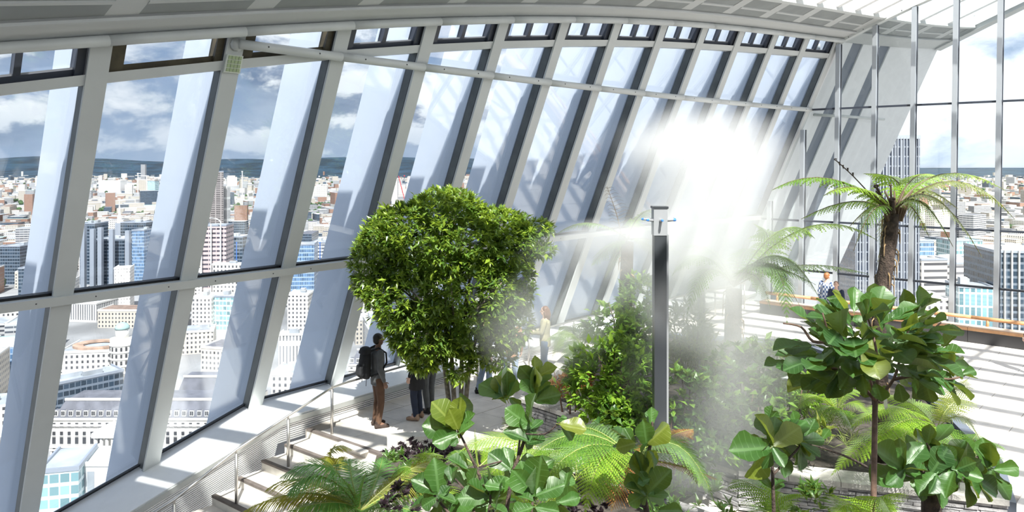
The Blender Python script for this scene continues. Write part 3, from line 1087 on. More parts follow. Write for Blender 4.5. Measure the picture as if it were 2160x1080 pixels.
# --- mansard-roofed stone palace with dormers and arched ground floor windows
def mansard(px0, px1, y_eave, y_top, D, depth, label, nb, rows, dorm=True, name='stone_palace', arch=True):
    a, b = ground(px0, D), ground(px1, D)
    w = (b - a).length; mid = (a + b) / 2
    ze, zt = H - (y_eave - HOR) / F * D, H - (y_top - HOR) / F * D
    root = thing(name, V(mid.x, mid.y, H + GZ), label, 'building')
    HERO.append((px0, px1, D))
    u, v = V(1, 0, 0), V(0, 1, 0)
    uvbox(MB(), mid, u, v, -w / 2, w / 2, 0, depth, H + GZ, ze).obj('walls', ['stone_plain', 'roof_slate'], root)
    m = MB()
    i = 5.0
    lo = [mid + u * x + v * y for x, y in ((-w / 2 + 1, 1), (w / 2 - 1, 1), (w / 2 - 1, depth - 1), (-w / 2 + 1, depth - 1))]
    hi = [mid + u * x + v * y for x, y in ((-w / 2 + i, i), (w / 2 - i, i), (w / 2 - i, depth - i), (-w / 2 + i, depth - i))]
    m.hexa([V(p.x, p.y, ze) for p in lo] + [V(p.x, p.y, zt) for p in hi])
    m.obj('mansard_roof', 'roof_slate', root)
    m = MB(); uvbox(m, mid, u, v, -w / 2 + i - .5, w / 2 - i + .5, i - .5, i + 0.3, zt - 0.3, zt + 0.8, 0, 0)
    m.obj('ridge_parapet', 'stone_trim', root)
    for zz, pr in ((ze - 0.4, 0.7), (ze - (ze - H - GZ) * 0.17, 0.9), (ze - (ze - H - GZ) * 0.70, 0.4), (H + GZ + 4.5, 0.4)):
        uvbox(MB(), mid, u, v, -w / 2 - pr, w / 2 + pr, -pr, 0.2, zz, zz + 0.9, 0, 0).obj('cornice', 'stone_trim', root)
    sp = w / nb
    win = {}
    for k in range(nb):
        x = -w / 2 + sp * (k + 0.5)
        if dorm:
            p = mid + u * x
            hz = ze + (zt - ze) * 0.12
            m = MB(); uvbox(m, p, u, v, -sp * 0.27, sp * 0.27, 1.1, 4.0, hz, hz + 3.0, 0, 1)
            d = m.obj('dormer', ['stone_trim', 'roof_slate'], root)
            for sx in (-0.12, 0.12):
                m = MB(); m.box(p + u * (sp * sx) + V(0, 1.06, 0) + V(0, 0, 0), (0.75, 0.12, 2.0)); 
                for q in range(len(m.v)): m.v[q] = V(m.v[q].x, m.v[q].y, m.v[q].z - (H + GZ) + hz + 1.5)
                m.obj('window', 'city_window', d)
        for r, (fz, hw, hh, ar) in enumerate(rows):
            key = (r,)
            z = H + GZ + (ze - H - GZ) * fz
            if key not in win:
                m = MB()
                m.box(V(0, 0, hh / 2), (hw, 0.30, hh))
                if ar and arch:
                    m.tube([V(0, -0.15, hh), V(0, 0.15, hh)], hw / 2, 12)
                m.box(V(0, -0.1, -0.15), (hw + 0.5, 0.5, 0.25), 0, 1)
                win[key] = m.mesh('window', ['city_window', 'stone_trim'])
            o = link('window', win[key], root)
            o.location = mid + u * x + V(0, -0.02, 0) - root.location
            o.location.z = z - root.location.z
    return root, mid, w, ze, zt


R1, M1, W1, ze1, zt1 = mansard(106, 522, 884, 850, 371, 26, 'pale stone palace with dark mansard roof, dormers and arched ground floor windows',
                              26, [(0.80, 1.5, 2.2, False), (0.60, 1.5, 1.9, False), (0.39, 1.7, 3.4, False), (0.12, 1.8, 2.6, True)])
# projecting portico with columns and pediment on its right
m0 = ground(235, 368)
por = R1
m = MB(); uvbox(m, m0, V(1, 0, 0), V(0, 1, 0), -6.5, 6.5, -5, 3, H + GZ, H + GZ + 5); m.obj('portico_base', ['stone_plain', 'stone_trim'], por)
for k in range(5):
    x = -5.5 + k * 2.75
    MB().tube([m0 + V(x, -4, 5), m0 + V(x, -4, 14)], 0.75, 10).obj('column', 'stone_trim', por, smooth=True)
m = MB(); uvbox(m, m0, V(1, 0, 0), V(0, 1, 0), -7, 7, -5.5, 3, H + GZ + 14, H + GZ + 16, 0, 0)
n = len(m.v)
m.v += [m0 + V(-7.4, -5.6, 16), m0 + V(7.4, -5.6, 16), m0 + V(0, -5.6, 20), m0 + V(-7.4, 3, 16), m0 + V(7.4, 3, 16), m0 + V(0, 3, 20)]
for f in ((0, 1, 2), (5, 4, 3), (0, 2, 5, 3), (2, 1, 4, 5), (1, 0, 3, 4)):
    m.f.append(tuple(n + q for q in f)); m.m.append(0)
m.uv = {}
m.obj('pediment', 'stone_trim', por)
mansard(362, 540, 846, 800, 417, 20, 'long slate mansard wing with white dormers rising behind the stone palace', 9, [(0.82, 1.5, 2.2, False), (0.6, 1.5, 2.0, False)])
mansard(735, 800, 770, 742, 470, 20, 'pale stone block with small windows seen beside the round tree', 5, [(0.82, 1.4, 2.2, False), (0.6, 1.4, 2.0, False), (0.38, 1.4, 2.0, False)])

# --- ordinary hero buildings placed where the photograph shows them
block('office_block', 86, 160, 992, 262, 22, 'teal_front', 'roof_lead', 'teal glass office front with white bands at the bottom edge of the city view', yaw=0.25, plant=False)
r, mid, u, v, w, zt = block('slab_building', 152, 262, 980, 270, 18, 'white_slot', 'roof_pale', 'blank white slab building with two dark vertical slots', plant=False)
for x, hw, h0, h1 in ((-w * 0.28, 0.7, 10, 3), (-w * 0.14, 1.3, 48, 2.5)):
    m = MB(); m.box(mid + u * x + V(0, -0.05, 0), (hw * 2, 0.25, h0 - h1 if h0 > 12 else 7))
    dz = zt - (mid.z) - h1 - (h0 - h1 if h0 > 12 else 7) / 2
    m.v = [p + V(0, 0, dz) for p in m.v]
    m.obj('slot_window', 'roof_lead', r)
block('terrace_row', 112, 226, 800, 425, 18, 'curtain_dark', 'roof_lead', 'long grey-roofed row with dark balconied windows running diagonally to the corner tower', yaw=0.85)
r, mid, u, v, w, zt = block('corner_building', 128, 236, 742, 505, 34, 'stone_white', 'roof_lead', 'white stone corner building with round brown roof garden', yaw=0.15, plant=False)
m = MB()
for k in range(40):
    a = 2 * pi * k / 40
    b = 2 * pi * (k + 1) / 40
    c = mid + v * 17 + V(2, 0, 0)
    q = lambda an, rr, z: V(c.x + rr * cos(an) * 1.15, c.y + rr * sin(an) * 0.9, zt + z)
    m.quad(q(a, 15, 0.0), q(b, 15, 0.0), q(b, 15, 1.6), q(a, 15, 1.6)); m.quad(q(a, 15, 1.6), q(b, 15, 1.6), q(b, 9, 1.4), q(a, 9, 1.4))
    m.quad(q(b, 9, 0.5), q(a, 9, 0.5), q(a, 9, 1.4), q(b, 9, 1.4))
m.obj('ring_roof', 'roof_brown', r)
c = ground(258, 500)
tw = thing('corner_tower', c, 'round white stone corner tower with copper cupola', 'tower')
HERO.append((240, 276, 500))
zt = H - (712 - HOR) / F * 500
MB().tube([c, V(c.x, c.y, zt)], 7.5, 20).obj('drum', 'stone_plain', tw, smooth=True)
for k in range(5):
    z = zt - 4 - k * 4.6
    MB().tube([V(c.x, c.y, z - 0.4), V(c.x, c.y, z)], 8.0, 20).obj('cornice', 'stone_trim', tw)
    for j in range(7):
        an = -pi / 2 + (j - 3) * 0.4
        MB().box(V(c.x + 7.5 * cos(an), c.y + 7.5 * sin(an), z - 2.4), (1.3, 0.4, 2.4), an + pi / 2).obj('window', 'city_window', tw)
MB().tube([V(c.x, c.y, zt), V(c.x, c.y, zt + 6)], 4.2, 16).obj('lantern', 'stone_trim', tw, smooth=True)
MB().tube([V(c.x, c.y, zt + 6 + 4.4 * sin(q * pi / 12)) for q in range(7)], [4.6 * cos(q * pi / 12) + 0.05 for q in range(7)], 16).obj('cupola', 'roof_copper', tw, smooth=True)

block('finned_block', 140, 206, 640, 690, 30, 'white_fins', 'roof_pale', 'white office block with close vertical fins just below the lower rail', yaw=-0.15)
block('tiled_roof_block', 206, 292, 655, 665, 26, 'stone_beige', 'roof_tile', 'brown tiled roofs beside the white finned block', plant=False)
block('white_tower', 243, 272, 566, 740, 22, 'tower_white', 'roof_pale', 'narrow white tower with small square windows in front of the dark glass offices', yaw=0.3, plant=False)
block('glass_office', 168, 200, 472, 900, 30, 'curtain_dark', 'roof_lead', 'dark glass office with grey stair towers, left part of the high cluster')
block('glass_office', 204, 262, 505, 880, 30, 'curtain_dark', 'roof_lead', 'wide dark glass office with steel floor bands above the white tower')
block('glass_office', 254, 308, 470, 960, 34, 'curtain_dark', 'steel_city', 'dark flat-topped office behind the steel banded one')
block('glass_office', 278, 304, 486, 840, 26, 'curtain_blue', 'roof_lead', 'slim blue-green glass office at the right of the high cluster')
ORD = {176: 'outermost left', 196: 'second from left', 212: 'middle', 236: 'second from right', 270: 'outermost right'}
for px in (176, 196, 212, 236, 270):
    c = ground(px, 866)
    z1 = H - (474 - HOR) / F * 866 - random.Random(px).uniform(0, 8)
    m = MB(); m.hexa([V(c.x + x, c.y + y, z) for z in (H + GZ, z1) for x, y in ((-2.4, -2.4), (2.4, -2.4), (2.4, 2.4), (-2.4, 2.4))])
    tag(m.obj('service_shaft', 'steel_city'), f'{ORD[px]} grey steel service shaft against the dark glass offices', 'tower', 'service shafts of the glass offices')
# church with spire
c = ground(252, 1250)
ch = thing('church', c, 'grey church tower with a thin white spire', 'church'); HERO.append((246, 258, 1250))
zs = H - (470 - HOR) / F * 1250
m = MB(); m.hexa([V(c.x + x, c.y + y, z) for z in (H + GZ, zs) for x, y in ((-5, -5), (5, -5), (5, 5), (-5, 5))]); m.obj('tower', 'steel_city', ch)
MB().tube([V(c.x, c.y, zs), V(c.x, c.y, zs + 12), V(c.x, c.y, zs + 13), V(c.x, c.y, zs + 38)], [4, 3.4, 2.4, 0.1], 8).obj('spire', 'stone_trim', ch)
block('banded_office', 425, 476, 476, 700, 26, 'pink_bands', 'roof_lead', 'pinkish office tower with dark horizontal window bands', yaw=0.1, plant=False)
c = ground(446, 696)
zt = H - (472 - HOR) / F * 696
ar = MB().tube([V(c.x + 9 * cos(pi * k / 10), c.y, zt + 5.5 * sin(pi * k / 10)) for k in range(11)], 0.5, 6)
tag(ar.obj('roof_arch', 'crane_white'), 'thin pale arch on top of the pinkish banded office', 'arch')
for x in (-9, 9, 0):
    m = MB(); m.hexa([V(c.x + x + a, c.y - 1 + b, z) for z in (H + GZ, zt) for a, b in ((-.5, -.5), (.5, -.5), (.5, .5), (-.5, .5))])
    tag(m.obj('front_rib', 'crane_white'), {-9: 'left', 9: 'right', 0: 'middle'}[x] + ' slim pale rib on the front of the pinkish banded office', 'rib', 'ribs of the banded office')
block('apartment_tower', 446, 469, 362, 1180, 18, 'barbican', 'roof_lead', 'tall dark apartment tower with stacked balconies', yaw=0.5, plant=False)
block('slab_tower', 466, 479, 394, 1210, 14, 'white_fins', 'roof_pale', 'slim white slab tower beside the dark apartment tower', plant=False)
block('blue_tower', 614, 662, 516, 690, 24, 'curtain_blue', 'roof_lead', 'blue glass tower with fine grid behind the fourth bay', yaw=0.12, plant=False)
block('office_block', 404, 446, 628, 650, 28, 'stone_white', 'roof_pale', 'white office block with rows of dark windows, left half of the pair under the rail')
block('office_block', 446, 498, 626, 655, 24, 'teal_front', 'roof_pale', 'pale teal glazed office beside the white block under the rail', yaw=-0.1)
block('office_block', 448, 512, 558, 676, 16, 'stone_white', 'roof_pale', 'white low block at the foot of the pinkish office tower')
block('office_block', 378, 446, 700, 575, 26, 'stone_beige', 'roof_lead', 'grey stone block with shallow lead roof in the second bay', yaw=0.3)
block('office_block', 420, 508, 735, 515, 24, 'stone_beige', 'roof_slate', 'slate roofed stone terrace in the second bay', yaw=-0.2)
block('colonnade_block', 588, 662, 706, 536, 14, 'white_fins', 'roof_pale', 'flat white roof over a dark columned facade in the third bay', yaw=0.05)
block('museum_block', 572, 650, 790, 440, 24, 'stone_white', 'roof_lead', 'pale low stone building with glazed roof in the third bay')
block('office_block', 606, 650, 622, 650, 24, 'stone_white', 'roof_pale', 'white balconied block under the blue glass tower')
block('dark_block', 476, 512, 500, 800, 30, 'curtain_dark', 'roof_pale', 'dark office block to the right of the pinkish tower')
block('dark_block', 655, 690, 512, 800, 30, 'concrete', 'roof_pale', 'grey office with pale roofs right of the blue glass tower')
block('glass_hall', 40, 66, 566, 820, 30, 'curtain_dark', 'roof_lead', 'dark gridded office block in the leftmost bay', yaw=0.2)
block('glass_hall', 0, 42, 520, 900, 40, 'curtain_dark', 'roof_lead', 'dark office with pale window squares at the left edge of the view')
block('terminal', 208, 254, 381, 3600, 60, 'white_slot', 'roof_pale', 'large pale windowless hall far off before the wooded hills', plant=False)
block('far_block', 288, 326, 379, 3700, 40, 'stone_beige', 'roof_pale', 'far block under construction with cranes', plant=False)
block('far_block', 311, 327, 382, 3500, 40, 'teal_front', 'roof_lead', 'small teal far block beside the white cranes', plant=False)
block('far_tower', 297, 306, 347, 5200, 20, 'concrete', 'roof_lead', 'tiny far tower standing against the wooded hills', plant=False)
block('far_tower', 826, 838, 378, 1700, 16, 'tower_white', 'roof_pale', 'pale gridded tower just above the round tree', plant=False)
block('far_tower', 857, 868, 388, 1900, 16, 'white_slot', 'roof_pale', 'plain white tower right of the red crane', plant=False)


def crane(px, ybase, ytop, D, jib, m_, label, lean_=0.0):
    c = ground(px, D); z1 = H - (ytop - HOR) / F * D; z0 = H - (ybase - HOR) / F * D
    t = thing('tower_crane', V(c.x, c.y, H + GZ), label, 'crane')
    s = D / F
    MB().tube([V(c.x, c.y, H + GZ), V(c.x, c.y, z0), V(c.x + lean_, c.y, z1)], 0.9 * s, 5).obj('mast', m_, t)
    if jib: MB().tube([V(c.x - jib * 0.3, c.y, z1), V(c.x + jib, c.y, z1)], 0.7 * s, 5).obj('jib', m_, t)
    MB().box(V(c.x, c.y, z1), (2.4 * s, 2.4 * s, 2.4 * s)).obj('cab', m_, t)


crane(291, 398, 366, 3400, 14, 'crane_white', 'white tower crane, left one of the far pair')
crane(309, 398, 371, 3400, -36, 'crane_white', 'white tower crane, right one of the far pair')
crane(511, 390, 362, 3000, 0, 'crane_white', 'single white mast far off in the second bay')
crane(853, 420, 371, 1500, 0, 'crane_red', 'red crane jib rising above the round tree', -12)
crane(499, 560, 512, 690, 0, 'crane_blue', 'blue crane mast in front of the dark office block')
crane(675, 560, 512, 640, 0, 'crane_blue', 'blue crane mast right of the blue glass tower')
# right-hand view
r, mid, u, v, w, zt = block('ribbed_tower', 1808, 1936, 290, 300, 22, 'tower_ribs', 'roof_slate', 'very tall dark tower with close pale vertical ribs outside the glass end wall', yaw=-0.12, plant=False)
for k in range(22):
    p = mid + u * (-w / 2 + w * (k + 0.5) / 22)
    MB().beam(V(p.x, p.y, H + GZ), V(p.x, p.y, zt), u, v, -0.18, 0.18, -0.4, 0.1).obj('rib', 'rib_grey', r)
r, mid, u, v, w, zt = block('finned_office', 2106, 2230, 532, 420, 40, 'curtain_dark', 'roof_pale', 'dark teal office with white vertical blades at the right edge', yaw=-0.15)
for k in range(9):
    p = mid + u * (-w / 2 + w * (k + 0.2) / 9)
    MB().beam(V(p.x, p.y, H + GZ), V(p.x, p.y, zt + 1), u, v, -0.28, 0.28, -1.4, 0.1).obj('blade', 'stone_trim', r)
block('layered_office', 1932, 2104, 556, 520, 40, 'layered', 'roof_pale', 'wide beige office with stacked horizontal louvre bands', yaw=0.1)
block('layered_wing', 1942, 2000, 548, 500, 12, 'layered', 'roof_pale', 'square beige bay with a dark window grid on the wide layered office', yaw=0.1, plant=False)
block('glass_cube', 2026, 2092, 606, 420, 20, 'glass_cube', 'roof_lead', 'small glass pavilion with white mullions below the layered office', yaw=-0.2)
block('low_block', 1930, 2010, 632, 430, 24, 'stone_white', 'roof_pale', 'low white block at the foot of the layered office')
block('teal_strip', 2008, 2072, 508, 700, 26, 'teal_front', 'roof_copper', 'long low teal roofed block behind the layered office', plant=False)
block('glass_block', 1924, 1970, 508, 640, 30, 'curtain_blue', 'roof_pale', 'pale blue stepped glass block right of the ribbed tower')

# --- ordinary blocks, nearest to farther: each a building of its own
rc = random.Random(11)
GA = 0.32
gu, gv = V(cos(GA), sin(GA), 0), V(-sin(GA), cos(GA), 0)
COLN = {'stone_white': 'white stone', 'stone_beige': 'beige stone', 'brick_red': 'red brick', 'concrete': 'grey concrete', 'curtain_blue': 'blue glass', 'curtain_dark': 'dark glass'}
ROFN = {'roof_lead': 'grey lead', 'roof_pale': 'pale flat', 'roof_slate': 'dark slate', 'roof_copper': 'green copper', 'roof_tile': 'brown tiled'}
RES = []


def blocked(px0, px1, D):
    for a, b, d in HERO:
        if px1 > a - 3 and px0 < b + 3 and d * 0.80 < D < d * 1.0 + 45: return True
    return False


cells = []
for i in range(-40, 41):
    for j in range(0, 45):
        c = gu * (i * 44) + gv * (j * 44 + 100)
        if 230 < c.y < 1020: cells.append(c)
cells.sort(key=lambda c: c.y)
nb = 0
SEEN = {}
for c in cells:
    D = c.y; px = 1080 + F * c.x / D
    hw = 17 / D * F
    if not (-80 < px < 900 or 1880 < px < 2260): continue
    if blocked(px - hw, px + hw, D): continue
    if nb >= 170: break
    nb += 1
    wx, wy = rc.uniform(26, 40), rc.uniform(22, 38)
    hg = rc.uniform(17, 30) if rc.random() < 0.88 else rc.uniform(32, 46)
    if D < 330: hg = min(hg, 20)
    wm = rc.choices(WALLS, (5, 4, 1.6, 2, 1, 1.2))[0]; rm = rc.choices(ROOFS, (3, 4, 2, 0.5, 0.8))[0]
    o = V(c.x, c.y, H + GZ)
    bay = ('outermost' if px < 60 else 'first' if px < 200 else 'second' if px < 420 else 'third' if px < 600 else 'fourth' if px < 740 else 'fifth')
    bay = f'through the {bay} facade bay' if px < 1000 else 'through the glass end wall'
    zone = 'close below' if D < 420 else 'midway out' if D < 700 else 'farther out'
    lab = f'{COLN[wm]} block with {ROFN[rm]} roof, {zone}, {bay}'
    SEEN[lab] = SEEN.get(lab, 0) + 1
    lab = ('', 'second nearest ', 'third nearest ', 'fourth nearest ', 'fifth nearest ', 'sixth nearest ', 'seventh nearest ', 'eighth nearest ')[min(7, SEEN[lab] - 1)] + lab
    b = thing('city_building', o, lab, 'building', 'ordinary blocks of the city')
    zt = o.z + hg
    uvbox(MB(), o, gu, gv, -wx / 2, wx / 2, -wy / 2, wy / 2, o.z, zt).obj('walls', [wm, rm], b)
    if rm in ('roof_slate', 'roof_tile'):
        m = MB(); i = 4.0
        lo = [o + gu * x + gv * y for x, y in ((-wx / 2, -wy / 2), (wx / 2, -wy / 2), (wx / 2, wy / 2), (-wx / 2, wy / 2))]
        hi = [o + gu * x + gv * y for x, y in ((-wx / 2 + i, -wy / 2 + i), (wx / 2 - i, -wy / 2 + i), (wx / 2 - i, wy / 2 - i), (-wx / 2 + i, wy / 2 - i))]
        m.hexa([V(p.x, p.y, zt) for p in lo] + [V(p.x, p.y, zt + 4.2) for p in hi]); m.obj('roof', rm, b)
    else:
        m = MB()
        for x0, x1, y0, y1 in ((-wx / 2, wx / 2, -wy / 2, -wy / 2 + .5), (-wx / 2, -wx / 2 + .5, -wy / 2, wy / 2), (wx / 2 - .5, wx / 2, -wy / 2, wy / 2)):
            uvbox(m, o, gu, gv, x0, x1, y0, y1, zt, zt + 1.1, 0, 0)
        m.uv = {}
        m.obj('parapet', 'stone_trim', b)
        for k in range(rc.randint(1, 3)):
            x = rc.uniform(-0.35, 0.1) * wx; y = rc.uniform(-0.3, 0.1) * wy
            m = uvbox(MB(), o, gu, gv, x, x + rc.uniform(4, 10), y, y + rc.uniform(4, 9), zt, zt + rc.uniform(1.5, 4), 0, 1); m.uv = {}
            m.obj('roof_plant', ['roof_lead', 'roof_pale'], b)

# --- everything farther: thousands of blocks nobody could count
FW = ['stone_white', 'stone_beige', 'brick_red', 'concrete', 'curtain_dark'] + ROOFS
mf = MB()
for k in range(6500):
    D = 640 * (7600 / 640.0) ** (rc.random() ** 0.8)
    px = rc.uniform(-150, 2300)
    if D < 1030 and (px < 900 or px > 1880): continue
    if blocked(px, px + 3, D): continue
    c = ground(px, D)
    a = GA + 0.25 * sin(D * 0.003 + px * 0.002) + rc.choice((0, pi / 2))
    u, v = V(cos(a), sin(a), 0), V(-sin(a), cos(a), 0)
    wx, wy = rc.uniform(14, 60), rc.uniform(12, 26)
    hg = rc.uniform(9, 24) if rc.random() < 0.95 else rc.uniform(28, 70)
    if D > 3000: hg *= 0.8
    uvbox(mf, c, u, v, -wx / 2, wx / 2, -wy / 2, wy / 2, H + GZ, H + GZ + hg, rc.choices(range(5), (4, 3, 2, 2, 1))[0], 5 + rc.choices(range(5), (3, 4, 2, 0.3, 1.5))[0])
tag(mf.obj('distant_city', FW), 'distant city of low roofs stretching to the hills', 'city', kind='stuff')
# trees of parks and squares
mt = MB()


def grove(px0, px1, y0, y1, n, r0=5, r1=9):
    for k in range(n):
        px, y = rc.uniform(px0, px1), rc.uniform(y0, y1)
        D = F * 141 / (y - HOR)
        c = ground(px, D)
        r = rc.uniform(r0, r1)
        mt.ball(c + V(0, 0, 7), (r, r, r * 0.8), 7, 5)


for g in ((205, 325, 436, 452, 40), (60, 110, 430, 446, 14), (474, 520, 410, 420, 16), (490, 535, 420, 440, 22), (640, 720, 425, 446, 40), (648, 705, 405, 415, 14),
          (20, 60, 380, 400, 20), (468, 515, 475, 482, 8), (-5, 22, 590, 612, 4), (2000, 2080, 470, 490, 14), (2110, 2160, 470, 484, 10), (1940, 2160, 380, 400, 30), (200, 700, 372, 392, 90), (0, 900, 380, 470, 170), (0, 60, 418, 440, 20), (420, 470, 395, 420, 14), (1930, 2160, 390, 470, 60)):
    grove(*g)
me_ = mt.obj('park_trees', 'tree_far', smooth=True)
tag(me_, 'dark green trees of parks and squares among the roofs', 'trees', kind='stuff')

# ground and hills
m = MB(); m.poly_prism([(-16000, 60), (16000, 60), (16000, 16000), (-16000, 16000)], H + GZ - 2, H + GZ)
tag(m.obj('ground', 'street'), 'grey streets far below the windows', 'ground', kind='structure')
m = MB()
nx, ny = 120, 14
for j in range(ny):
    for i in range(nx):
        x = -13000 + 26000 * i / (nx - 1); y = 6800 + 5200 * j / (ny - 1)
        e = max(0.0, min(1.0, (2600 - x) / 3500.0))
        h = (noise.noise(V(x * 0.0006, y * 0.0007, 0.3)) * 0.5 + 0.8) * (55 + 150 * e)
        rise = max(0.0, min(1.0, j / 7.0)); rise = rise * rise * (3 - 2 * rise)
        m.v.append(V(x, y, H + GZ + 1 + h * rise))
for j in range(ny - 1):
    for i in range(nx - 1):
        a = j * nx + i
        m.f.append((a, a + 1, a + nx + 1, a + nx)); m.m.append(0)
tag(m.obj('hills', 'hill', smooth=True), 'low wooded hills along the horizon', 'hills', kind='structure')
# ================================================================== plants
rp = random.Random(21)
CAM = V(0, 0, H)


def fig_leaf_mesh(k):
    r = random.Random(100 + k)
    m = MB()
    nl, nw = 8, 4
    cup, droop, wav = r.uniform(0.05, 0.22), r.uniform(-0.12, 0.25), r.uniform(0.015, 0.04)
    ph = r.uniform(0, 6)
    prof = [0.05, 0.17, 0.215, 0.24, 0.31, 0.36, 0.345, 0.23, 0.02]
    for i in range(nl + 1):
        y = i / nl
        w = prof[i]
        for j in range(nw + 1):
            s = (j / nw - 0.5) * 2
            z = cup * abs(s) ** 1.5 * w / 0.36 - droop * y * y + wav * sin(ph + y * 11 + s * 2.5) * abs(s)
            m.v.append(V(s * w, y, z))
    for i in range(nl):
        for j in range(nw):
            a = i * (nw + 1) + j
            q = (a, a + 1, a + nw + 2, a + nw + 1)
            m.uv[len(m.f)] = tuple((m.v[p].x, m.v[p].y) for p in q)
            m.f.append(q); m.m.append(0)
    n = len(m.v)
    m.v += [V(-0.012, -0.13, 0.0), V(0.012, -0.13, 0.0), V(0.014, 0.02, 0.012), V(-0.014, 0.02, 0.012)]
    m.uv[len(m.f)] = ((0, 0), (0, 0), (0, 0.01), (0, 0.01))
    m.f.append((n, n + 1, n + 2, n + 3)); m.m.append(0)
    return m


FIG = {mm: [fig_leaf_mesh(k).mesh('fig_leaf', mm, True) for k in range(6)] for mm in ('leaf_fig', 'leaf_fig_young')}


def fig_leaf(root, b, t, up=None, young=False, rnd=rp):
    ax = t - b
    up = up or (V(0, 0, 1) * 0.5 + (CAM - b).normalized() * 0.45 + V(rnd.uniform(-.9, .9), rnd.uniform(-.6, .5), rnd.uniform(-.3, .3)))
    me = rnd.choice(FIG['leaf_fig_young' if young else 'leaf_fig'])
    o = link('leaf', me, root)
    L_ = ax.length
    put(o, b, frame_from(ax, up), (L_ * rnd.uniform(0.9, 1.12), L_, L_))
    return o


def stem_obj(root, pts, r0, r1, matname, name='stem', seg=7):
    n = len(pts)
    MB().tube(pts, [r0 + (r1 - r0) * i / (n - 1) for i in range(n)], seg).obj(name, matname, root, smooth=True)


def curve_pts(pix, n=8):
    """smooth line through (px, py, D) points"""
    q = [P(*p) for p in pix]
    out = []
    k = len(q)
    for i in range(k - 1):
        p0, p1, p2, p3 = q[max(0, i - 1)], q[i], q[i + 1], q[min(k - 1, i + 2)]
        for s in range(n):
            f = s / n
            out.append(0.5 * ((2 * p1) + (p2 - p0) * f + (2 * p0 - 5 * p1 + 4 * p2 - p3) * f * f + (3 * p1 - p0 - 3 * p2 + p3) * f ** 3))
    out.append(q[-1])
    return out


def pleaf(root, bx, by, tx, ty, D, dd=0.0, young=False, up=None):
    b, t = P(bx, by, D), P(tx, ty, D + dd)
    if D < 6.2 and rp.random() < 0.75:      # a smaller neighbour on the same twig
        ax = Matrix.Rotation(rp.choice((-1, 1)) * rp.uniform(0.5, 1.1), 3, 'Y') @ (t - b)
        ax = ax * rp.uniform(0.6, 0.9) + V(0, rp.uniform(0.0, 0.08), 0)
        fig_leaf(root, b + V(0, 0.03, rp.uniform(-0.06, 0.03)), b + ax + V(0, 0.03, 0), None, rp.random() < 0.2)
    return fig_leaf(root, b, t, up, young)


def rosette(root, px, py, D, n, lp, young=0.0, a0=0.0, a1=360.0, dz=0.6):
    for k in range(n):
        a = radians(a0 + (a1 - a0) * (k + rp.uniform(0.1, 0.9)) / n)
        l = lp * rp.uniform(0.75, 1.15)
        mpp = D / F
        el = rp.uniform(-dz, dz)
        b = P(px, py, D) + V(rp.uniform(-1, 1), rp.uniform(-1, 1), rp.uniform(-1, 1)) * lp * mpp * 0.12
        d = V(cos(a) * cos(el), sin(el), -sin(a) * cos(el))
        fig_leaf(root, b + d * l * mpp * 0.12, b + d * l * mpp, young=rp.random() < young)


# ---- the standard fiddle-leaf fig on the right, on a clean stem
T1 = thing('fiddle_leaf_fig', V(*P(1826, 1180, 6.4).xy, 0.0), 'round-headed fiddle leaf fig on a slim bare brown stem in front of the stone planter', 'fig tree')
z0 = T1.location
base = V(z0.x, z0.y, 0.0)
fork = P(1846, 845, 6.6)
tr = [base, base + (fork - base) * 0.35, base + (fork - base) * 0.7 + V(0.01, 0, 0), fork]
stem_obj(T1, tr, 0.030, 0.024, 'stem_brown', 'trunk')
BR = [[(1846, 845, 6.6), (1800, 790, 6.5), (1755, 720, 6.4), (1735, 660, 6.4)],
      [(1846, 845, 6.6), (1852, 770, 6.7), (1840, 700, 6.8), (1825, 655, 6.8)],
      [(1846, 845, 6.6), (1885, 800, 6.6), (1905, 730, 6.6), (1925, 670, 6.7)],
      [(1885, 800, 6.6), (1950, 790, 6.5), (2000, 800, 6.4), (2035, 792, 6.35)],
      [(1800, 790, 6.5), (1730, 770, 6.5), (1660, 768, 6.6)],
      [(1755, 720, 6.4), (1715, 720, 6.5), (1690, 690, 6.6), (1652, 682, 6.7)],
      [(1905, 730, 6.6), (1950, 710, 6.5), (1985, 680, 6.5)],
      [(1846, 845, 6.6), (1835, 800, 6.3), (1800, 740, 6.1)]]
for b in BR:
    stem_obj(T1, curve_pts(b, 4), 0.016, 0.007, 'stem_brown', 'branch', 6)
for q in [(1655, 768, 1612, 770, 6.6, 0), (2035, 792, 2062, 800, 6.35, -.1), (2030, 790, 2060, 780, 6.35, 0), (2012, 795, 2010, 735, 6.4, 0), (2000, 805, 2055, 835, 6.4, 0),
          (1990, 805, 2020, 855, 6.4, 0), (1895, 810, 1905, 850, 6.5, 0), (1950, 795, 1965, 850, 6.5, 0), (1930, 795, 1950, 840, 6.6, .1), (1870, 815, 1872, 860, 6.6, .1),
          (1830, 810, 1820, 760, 6.4, 0), (1825, 800, 1800, 815, 6.2, -.1), (1820, 790, 1822, 830, 6.1, -.1), (1790, 790, 1780, 830, 6.4, 0), (1690, 770, 1665, 800, 6.5, 0), (1880, 690, 1910, 720, 6.2, -.1),
          (1900, 700, 1955, 690, 6.2, -.1), (1930, 700, 1985, 705, 6.3, 0), (1765, 738, 1820, 745, 6.1, -.1), (1895, 740, 1860, 720, 6.1, 0), (1940, 755, 1990, 770, 6.2, 0), (1880, 770, 1925, 790, 6.2, 0)]:
    pleaf(T1, *q)
for k in range(26):       # crown, ring by ring
    pass
rc2 = random.Random(8)
cnt = 0
